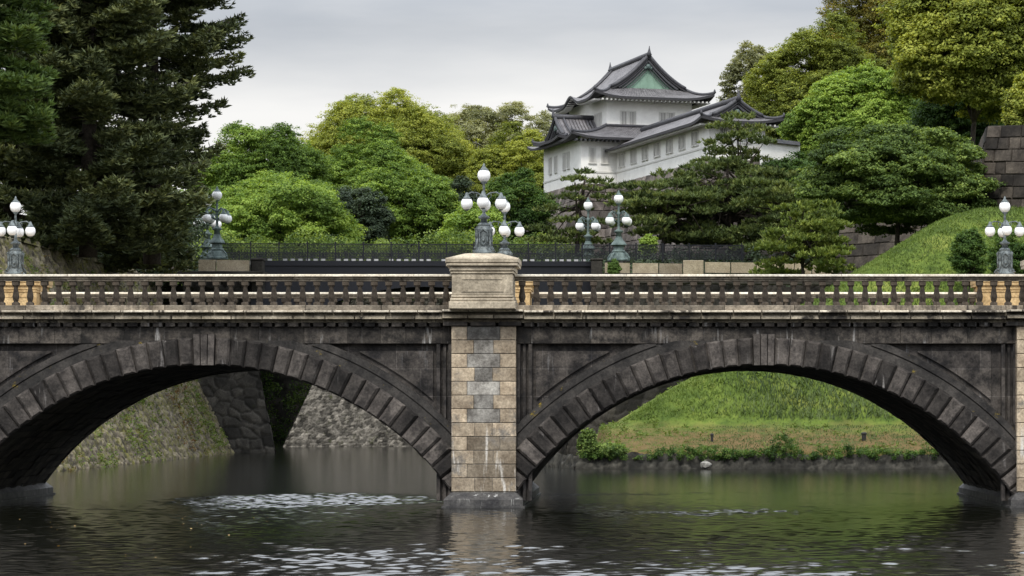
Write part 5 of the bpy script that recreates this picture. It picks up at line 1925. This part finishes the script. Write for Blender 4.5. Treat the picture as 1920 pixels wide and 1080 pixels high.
def window(face, at, along, z0, w_, h, bars=4):
    """shuttered window: face 'u' (on plane x=at, facing -x) or 'v' (plane y=at, facing -y)"""
    fr = MB()
    pn = MB()
    a = along

    def bx(mb, s0, s1, d0, d1, za, zb):
        if face == 'u':
            mb.box(at - d1, at - d0, s0, s1, za, zb)
        else:
            mb.box(s0, s1, at - d1, at - d0, za, zb)
    t_ = .09
    bx(fr, a, a + t_, 0.002, .11, z0, z0 + h)
    bx(fr, a + w_ - t_, a + w_, 0.002, .11, z0, z0 + h)
    bx(fr, a + t_, a + w_ - t_, .002, .11, z0 + h - t_, z0 + h)
    bx(fr, a - .05, a + w_ + .05, .002, .15, z0 - t_, z0)
    for k in range(bars):
        q = a + t_ + (k + .5) * (w_ - 2 * t_) / bars
        bx(fr, q - .035, q + .035, .03, .08, z0, z0 + h - t_)
    o = obj('window', fr, M['trimw'], castle)
    bx(pn, a + t_, a + w_ - t_, .003, .022, z0, z0 + h - t_)
    obj('pane', pn, M['shutter'], o)


# upper storey
castle_wall(0, 8.6, 0, 13, 28.5, 33.4, bands=())
hip_gable_roof('roof', -1.75, 10.35, -1.75, 14.75, 33.15, 37.35, 'v', 2.3, .55, .55, M['copper'], hump=(.52, .85, 1.7))
for a in (1.3, 2.15, 5.25, 6.1):
    window('v', 0, a, 30.55, .78, 1.4)
for a in (1.6, 3.0, 8.6, 10.2):
    window('u', 0, a, 30.55, .95, 1.4)
# lower storey
castle_wall(-3.35, 8.0, -2.6, 10.5, ZB, 29.2, bands=(ZB + 1.05,))
for a in (-2.6, -1.4):
    window('v', -2.6, a, 26.6, .7, 1.5)
for a in (1.2, 2.6, 5.6, 7.6):
    window('u', -3.35, a, 26.4, .85, 1.6)
# skirt roof of the lower storey
V, Q, UV = [], [], []
ze_, zt_ = 28.95, 30.45
roof_patch(V, Q, UV, (-4.7, -4.0, ze_), (8.6, -4.0, ze_), (-.05, -.02, zt_), (8.6, -.02, zt_), .25, (.45, 0), 24, 6)
roof_patch(V, Q, UV, (-4.7, 11.8, ze_), (-4.7, -4.0, ze_), (-.05, 10.5, zt_), (-.05, -.02, zt_), .25, (.45, .45), 28, 6)
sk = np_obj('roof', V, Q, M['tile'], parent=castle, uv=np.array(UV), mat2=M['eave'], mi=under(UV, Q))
rm = MB()
rm.tube(curve_pts((-4.7, -4.0, ze_), (-.05, -.02, zt_), .25, .45), .15, 6)
rm.tube([(-.1, -.15, zt_ + .05), (8.6, -.15, zt_ + .05)], .14, 6)
rm.tube([(-4.7, -4.0, ze_ + .5), (-4.7, -4.0, ze_ + .9)], [.15, .05], 5)
for q in np.arange(-4.2, .4, .42):
    rm.box(q, q + .15, -3.85, -3.0, ze_ - .38, ze_ - .2)
obj('ridge', rm, M['ridge'], sk)
# gabled bay on the left flank, ridge running toward the tower
hip_gable_roof('roof', -5.0, -.1, -.3, 8.7, 29.15, 31.5, 'u', 1.3, .35, .30, M['copperd'], ends=(True, False), rafters=False)
# long gallery
castle_wall(.15, 5.25, -29.5, -2.65, ZB, 28.0, bands=(ZB + 1.05,))
hip_gable_roof('roof', -1.05, 6.45, -30.9, -2.7, 27.85, 29.75, 'v', 1.5, .22, .4, M['copperd'], ends=(True, False))
for k in range(7):
    y = -5.4 - k * 3.55
    window('u', .15, y, 26.15, .72, 1.25, 2)
    window('u', .15, y + 1.0, 26.15, .72, 1.25, 2)
for a in (1.0, 3.2):
    window('v', -29.5, a, 26.15, .8, 1.25, 3)
# rampart under the castle
rot = Matrix.Rotation(CT, 4, 'Z')
cw = lambda u, v, z: tuple(Vector((CO.x, CO.y, 0)) + rot @ Vector((u, v, z)))
rp = thing('stone_rampart', 'steep grey stone rampart carrying the white castle turret', 'rampart', (0, 0, 0))
zl = 11.5
bt = 4.0
block_wall(rp, cw(-3.6 - bt, 15 + bt, zl), cw(-3.6 - bt, -2.9 - bt, zl), cw(-3.6, -2.9, ZB), cw(-3.6, 15, ZB), 1.3, .9, M['rubbleC'], seed=51)
block_wall(rp, cw(-3.6 - bt, -2.9 - bt, zl), cw(0 - bt, -2.9 - bt, zl), cw(0, -2.9, ZB), cw(-3.6, -2.9, ZB), 1.3, .9, M['rubbleC'], seed=52)
block_wall(rp, cw(0 - bt, -2.9 - bt, zl), cw(0 - bt, -30 - bt, zl), cw(0, -30, ZB), cw(0, -2.9, ZB), 1.3, .9, M['rubbleC'], seed=53)
block_wall(rp, cw(0 - bt, -30 - bt, zl), cw(7, -30 - bt, zl), cw(7, -30, ZB), cw(0, -30, ZB), 1.3, .9, M['rubbleC'], seed=54)
mb = MB()
mb.face([cw(-3.6, 15, ZB - .02), cw(-3.6, -2.9, ZB - .02), cw(0, -2.9, ZB - .02), cw(0, -30, ZB - .02), cw(7, -30, ZB - .02), cw(12, 15, ZB - .02)])
obj('cap', mb, M['earth'], rp)

# white plaster wall right of the gallery
pw = thing('plaster_wall', 'low white plaster wall with tiled coping right of the gallery', 'wall')
a, b_ = P(1425, 300, 232), P(1500, 300, 236)
z0, z1 = a.z, P(1425, 265, 232).z
mb = MB()
mb.hexa([(a.x, a.y, z0 - 1), (b_.x, b_.y, z0 - 1), (b_.x, b_.y, z1), (a.x, a.y, z1)], [(a.x, a.y + .5, z0 - 1), (b_.x, b_.y + .5, z0 - 1), (b_.x, b_.y + .5, z1), (a.x, a.y + .5, z1)])
obj('wall', mb, M['plaster'], pw)
mb = MB()
mb.hexa([(a.x, a.y - .5, z1), (b_.x, b_.y - .5, z1), (b_.x, b_.y + .2, z1 + .38), (a.x, a.y + .2, z1 + .38)], [(a.x, a.y + 1.0, z1), (b_.x, b_.y + 1.0, z1), (b_.x, b_.y + .3, z1 + .38), (a.x, a.y + .3, z1 + .38)])
obj('coping', mb, M['ridge'], pw)

# squared ramparts on the right
r1 = thing('stone_rampart', 'dark squared stone rampart behind the grass slope and round pine', 'rampart')
A, B = P(1545, 520, 200), P(1900, 520, 186)
A.z = B.z = 9.0
D, C = A + Vector((1.8, 3, 10)), B + Vector((1.8, 3, 10))
block_wall(r1, A, B, C, D, 1.5, .95, M['rubbleR'], seed=61)
r2 = thing('stone_rampart', 'high squared stone wall at the right edge above the grass crest', 'rampart')
A, B = P(1832, 420, 180), P(1990, 420, 176)
C, D = P(1990, 232, 178), P(1853, 236, 181.5)
block_wall(r2, A, B, C, D, 1.25, .82, M['rubbleR'], seed=62)
A2 = A + Vector((2.5, 26, 0))
D2 = D + Vector((2.0, 25, 0))
block_wall(r2, A2, A, D, D2, 1.7, 1.05, M['rubbleR'], name='side_face', seed=63)
